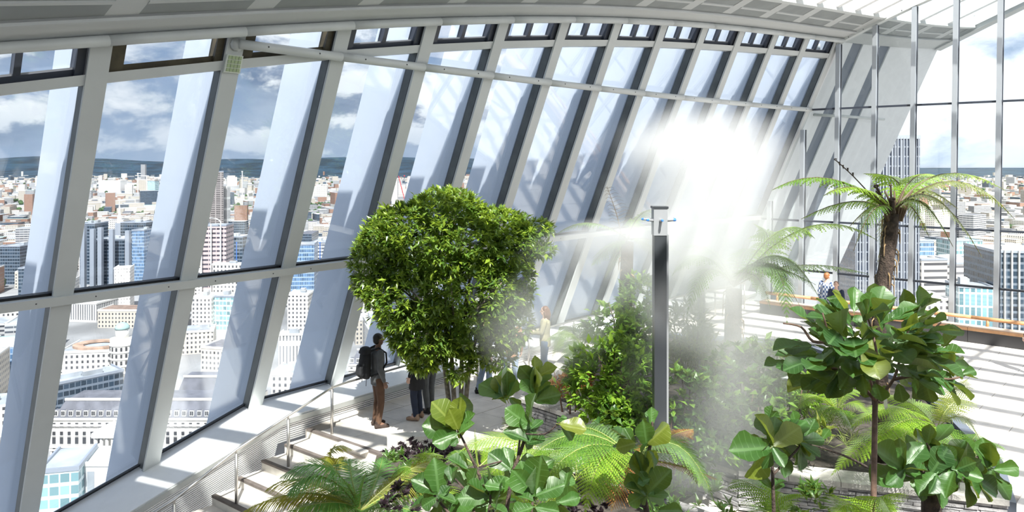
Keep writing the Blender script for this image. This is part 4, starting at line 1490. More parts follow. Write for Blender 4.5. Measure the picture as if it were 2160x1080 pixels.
while cnt < 190:
    x, y, d = rc2.uniform(-1, 1), rc2.uniform(-1, 1), rc2.uniform(-1, 1)
    R = sqrt(x * x + y * y + d * d)
    if not 0.35 < R < 1.0: continue
    if y > 0.55: continue
    cx, cy = 1842 + 165 * x, 750 + 112 * y
    b = P(cx, cy, 6.6 + 0.75 * d)
    out = V(x, d, -y * 0.7 + 0.25 + rc2.uniform(-.5, .4)).normalized()
    out = (out + V(rc2.uniform(-.5, .5), rc2.uniform(-.5, .5), rc2.uniform(-.5, .3))).normalized()
    l = rc2.uniform(0.18, 0.30)
    fig_leaf(T1, b, b + out * l, V(0, -0.35, 1) + V(rc2.uniform(-.6, .6), rc2.uniform(-.6, .6), 0), young=rc2.random() < 0.08, rnd=rc2)
    cnt += 1

# ---- low fiddle-leaf fig in front of the planter corner
T2 = thing('fiddle_leaf_fig', V(*P(1968, 1110, 7.4).xy, 0.0), 'low spreading fiddle leaf fig with large dark leaves over the planter corner', 'fig tree')
stem_obj(T2, [V(T2.location.x, T2.location.y, 0), P(1965, 1060, 7.4), P(1968, 1010, 7.4)], 0.11, 0.08, 'bark_dark', 'trunk')
for b in ([(1968, 1010, 7.4), (1930, 985, 7.3), (1905, 990, 7.2)], [(1968, 1010, 7.4), (2000, 980, 7.3), (2015, 970, 7.2)], [(1968, 1010, 7.4), (1965, 960, 7.4), (1955, 935, 7.4)],
          [(1968, 1010, 7.4), (2050, 970, 7.6), (2080, 960, 7.7)]):
    stem_obj(T2, curve_pts(b, 4), 0.02, 0.01, 'bark_dark', 'branch', 6)
for q in [(1905, 990, 1845, 945, 7.2, -.1), (1905, 990, 1900, 925, 7.2, .1), (1905, 990, 1950, 940, 7.2, .1), (1905, 992, 1840, 1010, 7.2, -.15), (1905, 992, 1870, 1022, 7.1, -.1), (1905, 990, 1955, 985, 7.1, -.1),
          (2015, 990, 2045, 935, 7.2, 0), (2015, 992, 1985, 935, 7.2, .1), (2015, 992, 2075, 1010, 7.1, -.1), (2012, 995, 1990, 1045, 7.1, -.1), (1975, 1000, 1940, 1040, 7.1, -.1), (1975, 1005, 1965, 1040, 7.0, -.1),
          (1955, 940, 1965, 900, 7.4, .05), (1955, 940, 1930, 905, 7.4, 0), (2080, 960, 2110, 955, 7.7, 0), (2078, 960, 2085, 930, 7.7, 0), (2050, 970, 2030, 925, 7.6, 0), (2055, 970, 2075, 1000, 7.5, 0),
          (2020, 990, 2060, 975, 7.1, -.1), (2040, 1000, 2065, 1050, 7.2, 0)]:
    pleaf(T2, *q)
rosette(T2, 2000, 985, 7.5, 12, 64)
rosette(T2, 2035, 1005, 7.3, 9, 66)
rosette(T2, 1955, 1000, 7.3, 8, 66)
rosette(T2, 2085, 985, 7.6, 7, 58)
rosette(T2, 1965, 940, 7.6, 6, 52)
rosette(T2, 1930, 985, 7.5, 6, 58)
rosette(T2, 2060, 985, 7.7, 6, 52)

# ---- young fig with a yellowish top leaf, left of the bare stem
T3 = thing('fiddle_leaf_fig', V(*P(1632, 1120, 5.4).xy, 0.0), 'young fiddle leaf fig with a yellowing top leaf before the dry stone wall', 'fig tree')
stem_obj(T3, [V(T3.location.x, T3.location.y, 0), P(1632, 1075, 5.4), P(1630, 1010, 5.4), P(1628, 945, 5.4)], 0.016, 0.011, 'bark_dark', 'stem')
stem_obj(T3, curve_pts([(1632, 1000, 5.4), (1680, 950, 5.6), (1690, 935, 5.6)], 4), 0.010, 0.006, 'bark_dark', 'branch', 6)
stem_obj(T3, curve_pts([(1828, 985, 6.2), (1790, 965, 6.0), (1735, 945, 5.8), (1700, 935, 5.7)], 4), 0.012, 0.006, 'bark_dark', 'branch', 6)
for q in [(1625, 945, 1540, 950, 5.4, -.1, False), (1630, 935, 1605, 872, 5.4, 0, True), (1632, 940, 1690, 898, 5.4, .05, True), (1630, 945, 1655, 985, 5.3, -.1, False), (1628, 940, 1570, 925, 5.5, .1, False),
          (1640, 935, 1700, 885, 5.6, .1, False), (1690, 935, 1732, 960, 5.5, -.1, False), (1690, 940, 1690, 992, 5.5, -.1, False), (1690, 930, 1740, 925, 5.6, 0, False), (1690, 930, 1665, 885, 5.7, 0, False),
          (1695, 925, 1720, 885, 5.7, .05, False), (1735, 925, 1750, 905, 5.8, 0, False), (1628, 1030, 1600, 1005, 5.4, 0, False), (1632, 1030, 1655, 1010, 5.4, 0, False), (1632, 950, 1610, 990, 5.3, 0, False),
          (1680, 900, 1670, 865, 5.8, 0, False), (1620, 890, 1625, 855, 5.9, 0, False)]:
    pleaf(T3, *q[:6], young=q[6])
rosette(T3, 1680, 940, 5.7, 9, 52)
rosette(T3, 1640, 930, 5.6, 6, 60)

# ---- tall central fig, close to the camera
T4 = thing('fiddle_leaf_fig', V(*P(1080, 1180, 4.6).xy, -1.2), 'tallest foreground fiddle leaf fig with upright twisted leaves', 'fig tree')
b0 = T4.location
stem_obj(T4, [V(b0.x, b0.y, bed_z(b0.x, b0.y) - 1.0), P(1068, 1080, 4.6)] + curve_pts([(1080, 1000, 4.65), (1115, 900, 4.7), (1122, 830, 4.75), (1132, 790, 4.75)], 4), 0.014, 0.006, 'bark_dark', 'stem')
stem_obj(T4, curve_pts([(1090, 985, 4.65), (1100, 900, 4.9), (1108, 870, 4.9)], 4), 0.008, 0.005, 'bark_dark', 'branch', 6)
stem_obj(T4, curve_pts([(1105, 915, 4.65), (1150, 915, 4.5), (1180, 890, 4.45)], 4), 0.006, 0.004, 'bark_dark', 'branch', 6)
stem_obj(T4, curve_pts([(1080, 965, 4.65), (1050, 975, 4.5), (1010, 985, 4.5)], 4), 0.006, 0.004, 'bark_dark', 'branch', 6)
for q in [(1130, 800, 1126, 750, 4.75, .05, True), (1135, 795, 1172, 770, 4.75, 0, True), (1128, 808, 1095, 772, 4.75, 0, False), (1130, 815, 1138, 775, 4.7, -.05, True), (1125, 830, 1098, 800, 4.7, 0, False),
          (1122, 890, 1118, 832, 4.6, -.05, False), (1120, 900, 1066, 862, 4.65, -.02, False), (1125, 845, 1184, 832, 4.75, 0, False), (1120, 905, 1145, 885, 4.65, .05, False), (1112, 930, 1065, 905, 4.6, 0, False),
          (1115, 920, 1090, 870, 4.8, .05, False), (1112, 935, 1150, 925, 4.6, -.05, False), (1180, 895, 1200, 905, 4.45, 0, True), (1178, 892, 1180, 880, 4.45, 0, False), (1180, 895, 1236, 908, 4.45, 0, True),
          (1070, 835, 1038, 845, 5.2, 0, True), (1070, 830, 1068, 782, 5.2, 0, False), (1072, 835, 1090, 800, 5.2, 0, False), (1075, 840, 1098, 860, 5.2, 0, False), (1068, 838, 1010, 808, 5.2, .1, False)]:
    pleaf(T4, *q[:6], young=q[6])
# ---- left foreground fig, leaning stem
T5 = thing('fiddle_leaf_fig', V(*P(1030, 1190, 4.9).xy, -1.4), 'left foreground fiddle leaf fig on a leaning stem beside the kerb', 'fig tree')
b0 = T5.location
stem_obj(T5, [V(b0.x, b0.y, bed_z(b0.x, b0.y) - 1.0), P(1040, 1080, 4.9)] + curve_pts([(1012, 1005, 5.0), (985, 945, 5.05), (965, 905, 5.1)], 4), 0.012, 0.006, 'bark_dark', 'stem')
for q in [(965, 905, 912, 846, 5.1, 0, True), (965, 900, 975, 838, 5.1, .05, True), (968, 905, 1002, 872, 5.1, 0, False), (962, 910, 890, 898, 5.1, 0, False), (966, 905, 945, 860, 5.05, -.05, True),
          (968, 915, 995, 890, 5.05, -.05, False), (964, 915, 912, 935, 5.05, -.05, False), (966, 925, 950, 940, 5.0, -.05, False), (962, 905, 925, 880, 5.15, .05, False), (970, 925, 985, 865, 5.15, .05, True)]:
    pleaf(T5, *q[:6], young=q[6])
# ---- clump of figs along the bottom edge
T6 = thing('fiddle_leaf_fig', V(*P(1030, 1230, 4.5).xy, -1.6), 'broad low fiddle leaf fig clump along the bottom edge', 'fig tree')
b0 = T6.location
for pix in ([(1000, 1080, 4.4), (985, 1040, 4.45), (960, 1010, 4.5)], [(1030, 1085, 4.4), (1035, 1050, 4.4), (1030, 1040, 4.4)], [(1120, 1085, 4.3), (1125, 1050, 4.35), (1130, 1030, 4.4)], [(950, 1085, 4.5), (920, 1050, 4.6), (915, 1040, 4.6)]):
    stem_obj(T6, [V(b0.x, b0.y, bed_z(b0.x, b0.y) - 1.0)] + curve_pts(pix, 3), 0.010, 0.006, 'bark_dark', 'stem', 6)
for q in [(925, 1040, 870, 1008, 4.6, 0), (925, 1040, 918, 970, 4.6, 0), (955, 1020, 965, 985, 4.5, 0), (985, 990, 945, 965, 4.6, 0), (1030, 1050, 965, 1050, 4.4, 0), (1030, 1045, 1035, 985, 4.4, 0),
          (1030, 1045, 985, 1020, 4.4, -.05), (1035, 1050, 1060, 1005, 4.4, 0), (1128, 1045, 1080, 990, 4.3, 0), (1128, 1045, 1145, 960, 4.35, 0), (1130, 1045, 1190, 1020, 4.3, 0), (1128, 1040, 1130, 985, 4.3, -.05),
          (920, 1050, 890, 1070, 4.55, 0), (925, 1045, 960, 1060, 4.5, 0), (1035, 1065, 1070, 1085, 4.3, 0), (1125, 1070, 1080, 1085, 4.2, 0), (1000, 1070, 960, 1095, 4.3, 0), (1130, 1070, 1180, 1080, 4.2, 0),
          (1075, 990, 1030, 955, 4.5, .05), (930, 990, 905, 1020, 4.7, 0), (1060, 1020, 1040, 1075, 4.3, 0), (1190, 1030, 1200, 985, 4.6, .05), (1180, 1060, 1225, 1050, 4.5, 0)]:
    pleaf(T6, *q)
for rx_, ry_, rD, rn in ((985, 1035, 4.7, 6), (1040, 1060, 4.7, 6), (930, 1060, 4.8, 6), (1120, 1010, 4.9, 6), (1165, 1060, 4.6, 5), (1070, 1020, 5.0, 5)):
    rosette(T6, rx_, ry_, rD, rn, 62)
# ---- fig beside the mist mast
T7 = thing('fiddle_leaf_fig', V(*P(1392, 1160, 4.9).xy, -0.6), 'fiddle leaf fig with olive top leaves in front of the dark mist mast', 'fig tree')
b0 = T7.location
stem_obj(T7, [V(b0.x, b0.y, bed_z(b0.x, b0.y) - 0.6), P(1365, 1085, 4.9)] + curve_pts([(1358, 1050, 4.9), (1362, 1000, 4.9), (1372, 930, 4.95), (1376, 890, 4.95)], 4), 0.022, 0.008, 'bark_dark', 'stem')
for q in [(1374, 895, 1374, 858, 4.95, .03, False), (1366, 935, 1410, 895, 4.9, -.05, True), (1366, 935, 1350, 955, 4.9, 0, False), (1340, 935, 1300, 945, 4.9, 0, True), (1368, 950, 1385, 985, 4.8, -.05, False),
          (1358, 1000, 1340, 955, 4.9, 0, True), (1362, 1000, 1385, 950, 4.85, 0, True), (1362, 1045, 1415, 990, 4.8, 0, False), (1362, 1045, 1325, 995, 4.8, 0, False), (1362, 1048, 1318, 1025, 4.75, 0, False),
          (1365, 1045, 1380, 1085, 4.7, -.05, False), (1368, 1045, 1410, 1040, 4.75, 0, False), (1330, 935, 1290, 905, 5.0, 0, False), (1390, 1078, 1440, 1078, 4.7, 0, False), (1366, 930, 1355, 905, 5.0, 0, False),
          (1370, 1010, 1345, 1020, 4.75, 0, False)]:
    pleaf(T7, *q[:6], young=q[6])


# ------------------------------------------------------------------ ferns and palms
def frond(root, p0, p1, p2, wid, n, matname, name='frond', n2=8, rach='rachis_green', rr=0.008, start=0.12, droop=0.35, slim=0.36, fwd=0.35, style='fern', up=None):
    """arching frond along a curve p0-p1-p2 with rows of toothed leaflets"""
    m = MB()
    N = n
    q = lambda s: p0 * ((1 - s) ** 2) + p1 * (2 * s * (1 - s)) + p2 * (s * s)
    dq = lambda s: ((p1 - p0) * (2 * (1 - s)) + (p2 - p1) * (2 * s)).normalized()
    pts = [q(i / 8) for i in range(9)]
    m.tube(pts, [rr * (1 - 0.8 * i / 8) for i in range(9)], 4, 1, caps=False)
    r = random.Random(int(abs(p2.x * 977 + p2.z * 571) * 10))
    upv = up or V(0, 0, 1)
    gap = sum((pts[k + 1] - pts[k]).length for k in range(8)) * (1 - start) / N
    hwm = min(slim * wid * 0.5, gap * 0.74)
    for i in range(N):
        s = start + (0.995 - start) * i / (N - 1)
        c = q(s); t = dq(s)
        side = t.cross(upv)
        side = side.normalized() if side.length > 1e-4 else V(1, 0, 0)
        nm = side.cross(t).normalized()
        f = (s - start) / (1 - start)
        l = wid * (min(1.0, 0.45 + f * 2.2) if f < 0.3 else 1.0 if f < 0.45 else max(0.05, 1 - ((f - 0.45) / 0.55) ** 1.5))
        l *= r.uniform(0.92, 1.06)
        for sg in (-1, 1):
            d = (side * sg + t * (fwd + 0.4 * f)).normalized()
            w0 = t * (slim * wid * 0.5)
            tip = c + d * l - V(0, 0, 1) * l * droop * (0.6 + r.uniform(0, 0.5)) + nm * (l * 0.08)
            if style == 'palm':
                a, b = c + t * (gap * .5), c - t * (gap * .5)
                mid = c + (tip - c) * 0.5 + nm * l * 0.09
                k = len(m.v)
                m.v += [b, a, mid + t * (gap * .46), tip, mid - t * (gap * .38)]
                m.f += [(k, k + 1, k + 2, k + 4), (k + 4, k + 2, k + 3)]; m.m += [0, 0]
                continue
            ctrl = c + d * l * 0.55 + nm * l * 0.06
            prev = None
            for j in range(n2 + 1):
                g = j / n2
                pc = c * ((1 - g) ** 2) + ctrl * (2 * g * (1 - g)) + tip * (g * g)
                hw = hwm * (1 - g ** 2.2) * (0.75 if j == 0 else 1) + 0.0005
                if prev is not None:
                    pc0, hw0 = prev
                    step = (pc - pc0)
                    k = len(m.v)
                    # a pair of pinnules: slanting teeth on both edges
                    m.v += [pc0, pc0 + step * 0.8, pc0 + t * hw0 + step * 0.95 - V(0, 0, hw0 * .25), pc0 - t * hw0 + step * 0.95 - V(0, 0, hw0 * .25), pc]
                    m.f += [(k, k + 2, k + 1), (k, k + 1, k + 3), (k + 1, k + 2, k + 4), (k + 1, k + 4, k + 3)]; m.m += [0, 0, 0, 0]
                prev = (pc, hw)
    o = m.obj(name, [matname, rach], root)
    return o


def pf(root, D, c, via, tip, wid, n, matname, dt=0.0, dv=0.0, **kw):
    """frond given by pixels: crown c, the row its middle passes, its tip"""
    p0, pm, p2 = P(c[0], c[1], D), P(via[0], via[1], D + dv), P(tip[0], tip[1], D + dt)
    p1 = pm * 2 - (p0 + p2) * 0.5
    return frond(root, p0, p1, p2, wid, n, matname, **kw)


def tree_fern_trunk(root, pts, r0, r1, shag=26):
    n = len(pts)
    MB().tube(pts, [r0 + (r1 - r0) * i / (n - 1) for i in range(n)], 11).obj('trunk', 'bark_dark', root, smooth=True)
    m = MB()
    r = random.Random(3)
    for k in range(shag):
        f = r.uniform(0.15, 1.0)
        i = min(n - 2, int(f * (n - 1)))
        p = pts[i].lerp(pts[i + 1], f * (n - 1) - i)
        a = r.uniform(0, 2 * pi)
        rad = r0 + (r1 - r0) * f
        o = V(cos(a), sin(a), 0)
        m.tube([p + o * rad * 0.8, p + o * rad * 1.25 + V(0, 0, -0.05), p + o * rad * 1.3 + V(0, 0, -0.2)], [0.012, 0.010, 0.003], 4)
    m.obj('leaf_bases', 'dry_frond', root)


def fiddlehead(root, pix, D, r, curl):
    pts = curve_pts([(x, y, D) for x, y in pix], 4)
    c = pts[-1]
    side = 1 if pix[-1][0] >= pix[0][0] else -1
    for k in range(1, 11):
        a = k * 0.6
        rr = curl * (1 - k / 12)
        pts.append(c + V(side * (rr * sin(a)), 0, curl * 0.5 - rr * cos(a) * 0.5))
    MB().tube(pts, [r * (1 - 0.4 * i / len(pts)) for i in range(len(pts))], 6).obj('fiddlehead', 'fiddlehead', root, smooth=True)


# ---- tall tree fern on the right
F1 = thing('tree_fern', V(*P(1858, 1000, 11.3).xy, 0.5), 'tall tree fern with dark shaggy trunk standing before the glass end wall', 'tree fern')
D1 = 11.3
tree_fern_trunk(F1, [V(F1.location.x, F1.location.y, 0.48)] + [P(x, y, D1) for x, y in ((1856, 760), (1856, 640), (1868, 570), (1876, 510), (1882, 450))], 0.12, 0.105, 46)
C1 = (1883, 452)
for c in range(9):
    a = -1.2 + 2.4 * c / 8
    b = P(C1[0], C1[1], D1)
    MB().tube([b + V(0.1 * sin(a), -0.05, -0.1), b + V(0.22 * sin(a), -0.06, 0.18), b + V(0.5 * sin(a) , -0.05, 0.36)], [0.03, 0.02, 0.012], 6).obj('stalk', 'rachis_brown', F1, smooth=True)
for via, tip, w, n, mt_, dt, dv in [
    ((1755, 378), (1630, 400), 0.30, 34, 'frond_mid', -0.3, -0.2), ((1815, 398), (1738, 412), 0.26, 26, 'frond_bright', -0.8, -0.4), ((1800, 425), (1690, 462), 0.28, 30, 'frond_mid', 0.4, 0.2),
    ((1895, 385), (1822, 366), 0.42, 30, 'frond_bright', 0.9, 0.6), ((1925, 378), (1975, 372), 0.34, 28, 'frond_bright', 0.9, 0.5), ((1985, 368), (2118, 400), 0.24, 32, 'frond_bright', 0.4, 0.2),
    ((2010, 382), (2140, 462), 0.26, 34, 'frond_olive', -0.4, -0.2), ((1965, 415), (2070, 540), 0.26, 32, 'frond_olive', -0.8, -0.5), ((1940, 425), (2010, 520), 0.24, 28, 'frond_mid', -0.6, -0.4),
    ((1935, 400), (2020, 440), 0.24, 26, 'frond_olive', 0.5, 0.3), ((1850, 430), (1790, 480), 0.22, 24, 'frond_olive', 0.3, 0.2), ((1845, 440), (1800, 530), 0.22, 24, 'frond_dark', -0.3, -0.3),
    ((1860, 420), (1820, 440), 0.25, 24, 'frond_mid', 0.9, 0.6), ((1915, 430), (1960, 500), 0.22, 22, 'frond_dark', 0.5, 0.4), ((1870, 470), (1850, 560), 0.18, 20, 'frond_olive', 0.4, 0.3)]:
    pf(F1, D1, C1, via, tip, w, n, mt_, dt, dv, rach='rachis_brown', rr=0.019, droop=0.55)
fiddlehead(F1, [(1880, 450), (1862, 420), (1850, 396)], D1 - .1, 0.022, 0.05)
fiddlehead(F1, [(1884, 450), (1880, 415), (1879, 392)], D1 - .1, 0.018, 0.02)
fiddlehead(F1, [(1886, 450), (1884, 440), (1884, 424)], D1 - .15, 0.026, 0.05)
fiddlehead(F1, [(1876, 452), (1845, 420), (1800, 372), (1763, 338)], D1, 0.010, 0.03)
m = MB()
for k, (x, y) in enumerate(((1771, 345), (1779, 352), (1789, 358), (1800, 368))):
    m.tube([P(x, y + 4, D1), P(x - 1, y - 4, D1)], [0.006, 0.016], 5)
m.obj('curled_leaflets', 'fiddlehead', F1)

# ---- middle tree fern inside the mist
F2 = thing('tree_fern', V(*P(1545, 1000, 12.0).xy, 0.5), 'broad tree fern half veiled by mist right of the dark mast', 'tree fern')
D2 = 12.0
tree_fern_trunk(F2, [V(F2.location.x, F2.location.y, 0.48), P(1545, 790, D2), P(1546, 690, D2), P(1548, 610, D2)], 0.15, 0.13)
C2 = (1548, 605)
for via, tip, w, n, mt_, dt, dv in [
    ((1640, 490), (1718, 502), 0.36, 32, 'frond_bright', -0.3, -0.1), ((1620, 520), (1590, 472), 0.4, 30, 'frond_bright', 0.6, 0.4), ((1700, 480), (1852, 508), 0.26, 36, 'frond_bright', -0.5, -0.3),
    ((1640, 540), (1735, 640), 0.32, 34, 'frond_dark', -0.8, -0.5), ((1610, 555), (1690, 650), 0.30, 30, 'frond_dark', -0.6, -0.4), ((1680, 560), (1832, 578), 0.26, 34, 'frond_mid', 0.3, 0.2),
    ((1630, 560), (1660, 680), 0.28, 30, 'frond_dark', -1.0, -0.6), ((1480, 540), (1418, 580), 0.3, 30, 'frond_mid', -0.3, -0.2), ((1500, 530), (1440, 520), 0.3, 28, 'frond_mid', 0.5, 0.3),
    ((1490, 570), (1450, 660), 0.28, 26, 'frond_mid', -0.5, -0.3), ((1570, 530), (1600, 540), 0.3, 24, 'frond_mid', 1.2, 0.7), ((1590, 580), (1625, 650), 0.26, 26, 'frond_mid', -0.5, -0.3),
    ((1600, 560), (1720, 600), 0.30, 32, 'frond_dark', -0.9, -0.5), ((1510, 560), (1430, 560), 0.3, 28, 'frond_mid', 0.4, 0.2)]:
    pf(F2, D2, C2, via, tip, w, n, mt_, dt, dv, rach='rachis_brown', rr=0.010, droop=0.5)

# ---- tree fern left of the mast, seen against the windows
F3 = thing('tree_fern', V(*P(1320, 900, 13.4).xy, 0.5), 'slender tree fern left of the dark mast with one bare upright frond', 'tree fern')
D3 = 13.4
tree_fern_trunk(F3, [V(F3.location.x, F3.location.y, 0.48), P(1318, 690, D3), P(1320, 600, D3), P(1324, 510, D3)], 0.14, 0.11)
C3 = (1324, 505)
for via, tip, w, n, mt_, dt, dv in [
    ((1245, 470), (1168, 498), 0.22, 32, 'frond_mid', -0.2, -0.1), ((1350, 455), (1392, 440), 0.24, 26, 'frond_bright', 0.2, 0.1), ((1285, 520), (1248, 560), 0.26, 26, 'frond_mid', -0.4, -0.2),
    ((1300, 540), (1275, 590), 0.24, 24, 'frond_mid', 0.3, 0.2), ((1390, 510), (1460, 552), 0.26, 30, 'frond_mid', -0.3, -0.2), ((1370, 520), (1420, 580), 0.24, 26, 'frond_mid', 0.4, 0.2),
    ((1340, 480), (1330, 460), 0.3, 22, 'frond_mid', 1.0, 0.6)]:
    pf(F3, D3, C3, via, tip, w, n, mt_, dt, dv, rach='rachis_brown', rr=0.010, droop=0.5)
m = MB()
sp = curve_pts([(1312, 500, D3), (1300, 450, D3), (1280, 393, D3)], 8)
m.tube(sp, [0.012 * (1 - 0.7 * i / (len(sp) - 1)) for i in range(len(sp))], 5)
for i in range(5, len(sp) - 1):
    f = i / (len(sp) - 1)
    l = 0.34 * (1.15 - f) + 0.06
    for sg, k2 in ((-1, 0.55), (1, 1.0)):
        d = V(sg * 0.9, 0.1, 0.35).normalized()
        m.tube([sp[i], sp[i] + d * l * k2 * 0.6, sp[i] + d * l * k2 + V(0, 0, -0.05)], [0.004, 0.003, 0.002], 4)
m.obj('bare_frond', 'rachis_brown', F3)

# ---- small tree fern beside the path
F4 = thing('tree_fern', V(*P(1236, 850, 14.6).xy, 0.3), 'small bright tree fern leaning over the path edge', 'tree fern')
D4 = 14.2
tree_fern_trunk(F4, [V(F4.location.x, F4.location.y, 0.28), P(1240, 790, D4), P(1234, 760, D4), P(1225, 728, D4)], 0.10, 0.08, 14)
for via, tip, w, n, mt_, dt, dv in [((1190, 705), (1165, 755), 0.26, 26, 'frond_bright', -0.3, -0.2), ((1205, 695), (1180, 690), 0.3, 26, 'frond_bright', 0.3, 0.2), ((1225, 692), (1240, 680), 0.3, 24, 'frond_bright', 0.4, 0.2),
                                    ((1205, 725), (1195, 775), 0.24, 24, 'frond_mid', -0.4, -0.3), ((1250, 702), (1285, 715), 0.26, 24, 'frond_bright', 0, 0), ((1195, 700), (1150, 720), 0.24, 26, 'frond_bright', -0.1, 0)]:
    pf(F4, D4, (1225, 728), via, tip, w, n, mt_, dt, dv, rr=0.008, droop=0.5)


def fern(label, px, py, D, zb, specs, wscale=1.0, name='fern', n2=9):
    root = thing(name, V(*P(px, py, D).xy, zb), label, 'fern')
    for via, tip, w, n, mt_, dt, dv in specs:
        pf(root, D, (px, py), via, tip, w * wscale, n, mt_, dt, dv, n2=n2, rr=0.007, droop=0.3)
    return root


fern('wide bright fern spilling over the planter right of the bare fig stem', 1975, 905, 9.9, 0.5, [
    ((1890, 860), (1795, 900), 0.30, 36, 'frond_bright', -0.5, -0.3), ((1900, 890), (1815, 980), 0.28, 34, 'frond_bright', -0.9, -0.5), ((1870, 910), (1755, 1000), 0.30, 36, 'frond_bright', -1.0, -0.6),
    ((1920, 850), (1850, 835), 0.3, 32, 'frond_bright', 0.6, 0.3), ((1950, 860), (1920, 850), 0.28, 28, 'frond_bright', 0.9, 0.6), ((2010, 850), (2050, 850), 0.28, 30, 'frond_olive', 0.6, 0.3),
    ((2030, 880), (2070, 940), 0.28, 32, 'frond_olive', -0.3, -0.2), ((2010, 840), (2040, 800), 0.26, 28, 'frond_olive', 1.0, 0.6), ((1930, 900), (1880, 950), 0.28, 30, 'frond_bright', -0.9, -0.5),
    ((2000, 910), (2030, 965), 0.26, 28, 'frond_mid', -0.7, -0.4), ((1900, 870), (1830, 860), 0.28, 32, 'frond_bright', 0.2, 0.1), ((1960, 930), (1950, 980), 0.26, 26, 'frond_mid', -0.9, -0.5)])
fern('mid green fern trailing over the dark kerb at the planter corner', 2040, 965, 9.6, 0.5, [
    ((2080, 950), (2110, 985), 0.24, 28, 'frond_mid', 0.1, 0), ((2070, 930), (2118, 950), 0.24, 28, 'frond_mid', 0.5, 0.3), ((2060, 970), (2085, 1005), 0.22, 26, 'frond_dark', -0.4, -0.2), ((2050, 930), (2065, 915), 0.22, 24, 'frond_mid', 0.6, 0.3)])
fern('fresh green fern clump behind the bare fig stem', 1765, 870, 11.4, 0.5, [
    ((1720, 835), (1680, 865), 0.24, 28, 'frond_bright', -0.3, -0.2), ((1735, 820), (1700, 815), 0.24, 28, 'frond_bright', 0.3, 0.2), ((1760, 820), (1750, 792), 0.24, 26, 'frond_bright', 0.5, 0.3),
    ((1790, 825), (1825, 835), 0.24, 28, 'frond_bright', 0.1, 0), ((1800, 850), (1840, 880), 0.24, 28, 'frond_bright', -0.3, -0.2), ((1745, 860), (1715, 905), 0.22, 26, 'frond_mid', -0.6, -0.4), ((1780, 870), (1800, 910), 0.22, 26, 'frond_mid', -0.6, -0.4)])
fern('lime green fern with hanging leaflets at the centre of the foreground', 1150, 985, 6.6, -0.3, [
    ((1070, 925), (972, 950), 0.27, 26, 'frond_bright', -0.2, -0.1), ((1090, 960), (1010, 1030), 0.24, 26, 'frond_bright', -0.6, -0.3), ((1120, 930), (1060, 880), 0.26, 26, 'frond_olive', 0.8, 0.4),
    ((1130, 950), (1110, 1010), 0.24, 24, 'frond_bright', -0.5, -0.2), ((1170, 950), (1200, 1000), 0.24, 24, 'frond_bright', -0.5, -0.3), ((1110, 1000), (1050, 1075), 0.24, 24, 'frond_bright', -0.7, -0.4),
    ((1160, 1010), (1165, 1075), 0.24, 24, 'frond_bright', -0.7, -0.4)], n2=12)
fern('arching mid green fern with rusty frond tips below the dark mast', 1335, 965, 6.0, -0.2, [
    ((1225, 915), (1120, 965), 0.27, 32, 'frond_mid', -0.2, -0.1), ((1240, 940), (1140, 1020), 0.27, 32, 'frond_mid', -0.6, -0.3), ((1275, 960), (1235, 1078), 0.25, 30, 'frond_bright', -0.7, -0.4),
    ((1300, 975), (1265, 1060), 0.25, 28, 'frond_mid', -0.7, -0.4), ((1430, 940), (1508, 1062), 0.27, 34, 'frond_mid', -0.2, -0.1), ((1400, 925), (1462, 905), 0.2, 26, 'frond_rust', 0.5, 0.3),
    ((1420, 960), (1470, 1020), 0.25, 30, 'frond_dark', 0.2, 0.1), ((1390, 935), (1440, 940), 0.22, 24, 'frond_mid', 0.5, 0.3), ((1250, 905), (1190, 915), 0.26, 28, 'frond_mid', 0.6, 0.3),
    ((1440, 985), (1510, 1010), 0.16, 24, 'frond_rust', 0.4, 0.2), ((1310, 1000), (1290, 1075), 0.2, 22, 'frond_rust', -0.3, -0.2)], n2=12)
fern('bright fern fan at the bottom edge under the bare fig stem', 1840, 1120, 5.6, -0.5, [
    ((1800, 1065), (1760, 1085), 0.24, 26, 'frond_bright', -0.2, -0.1), ((1850, 1050), (1880, 1085), 0.24, 26, 'frond_bright', -0.2, -0.1), ((1835, 1065), (1820, 1062), 0.24, 24, 'frond_bright', 0.3, 0.2), ((1880, 1080), (1900, 1100), 0.22, 24, 'frond_bright', 0, 0)], n2=12)
fern('fern fronds at the bottom edge left of the young fig', 1655, 1110, 5.8, -0.5, [
    ((1605, 1035), (1545, 1012), 0.24, 28, 'frond_mid', 0.5, 0.2), ((1640, 1050), (1660, 1045), 0.24, 26, 'frond_bright', 0.2, 0.1), ((1620, 1080), (1580, 1080), 0.24, 26, 'frond_mid', -0.2, -0.1)], n2=12)
fern('single upright young fern behind the leaning fig', 1010, 985, 7.2, 0.0, [
    ((1003, 950), (1002, 905), 0.2, 24, 'frond_bright', 0, 0), ((1035, 960), (1045, 940), 0.2, 22, 'frond_bright', 0.3, 0.1), ((980, 965), (960, 950), 0.2, 22, 'frond_mid', 0.2, 0.1)], n2=10)

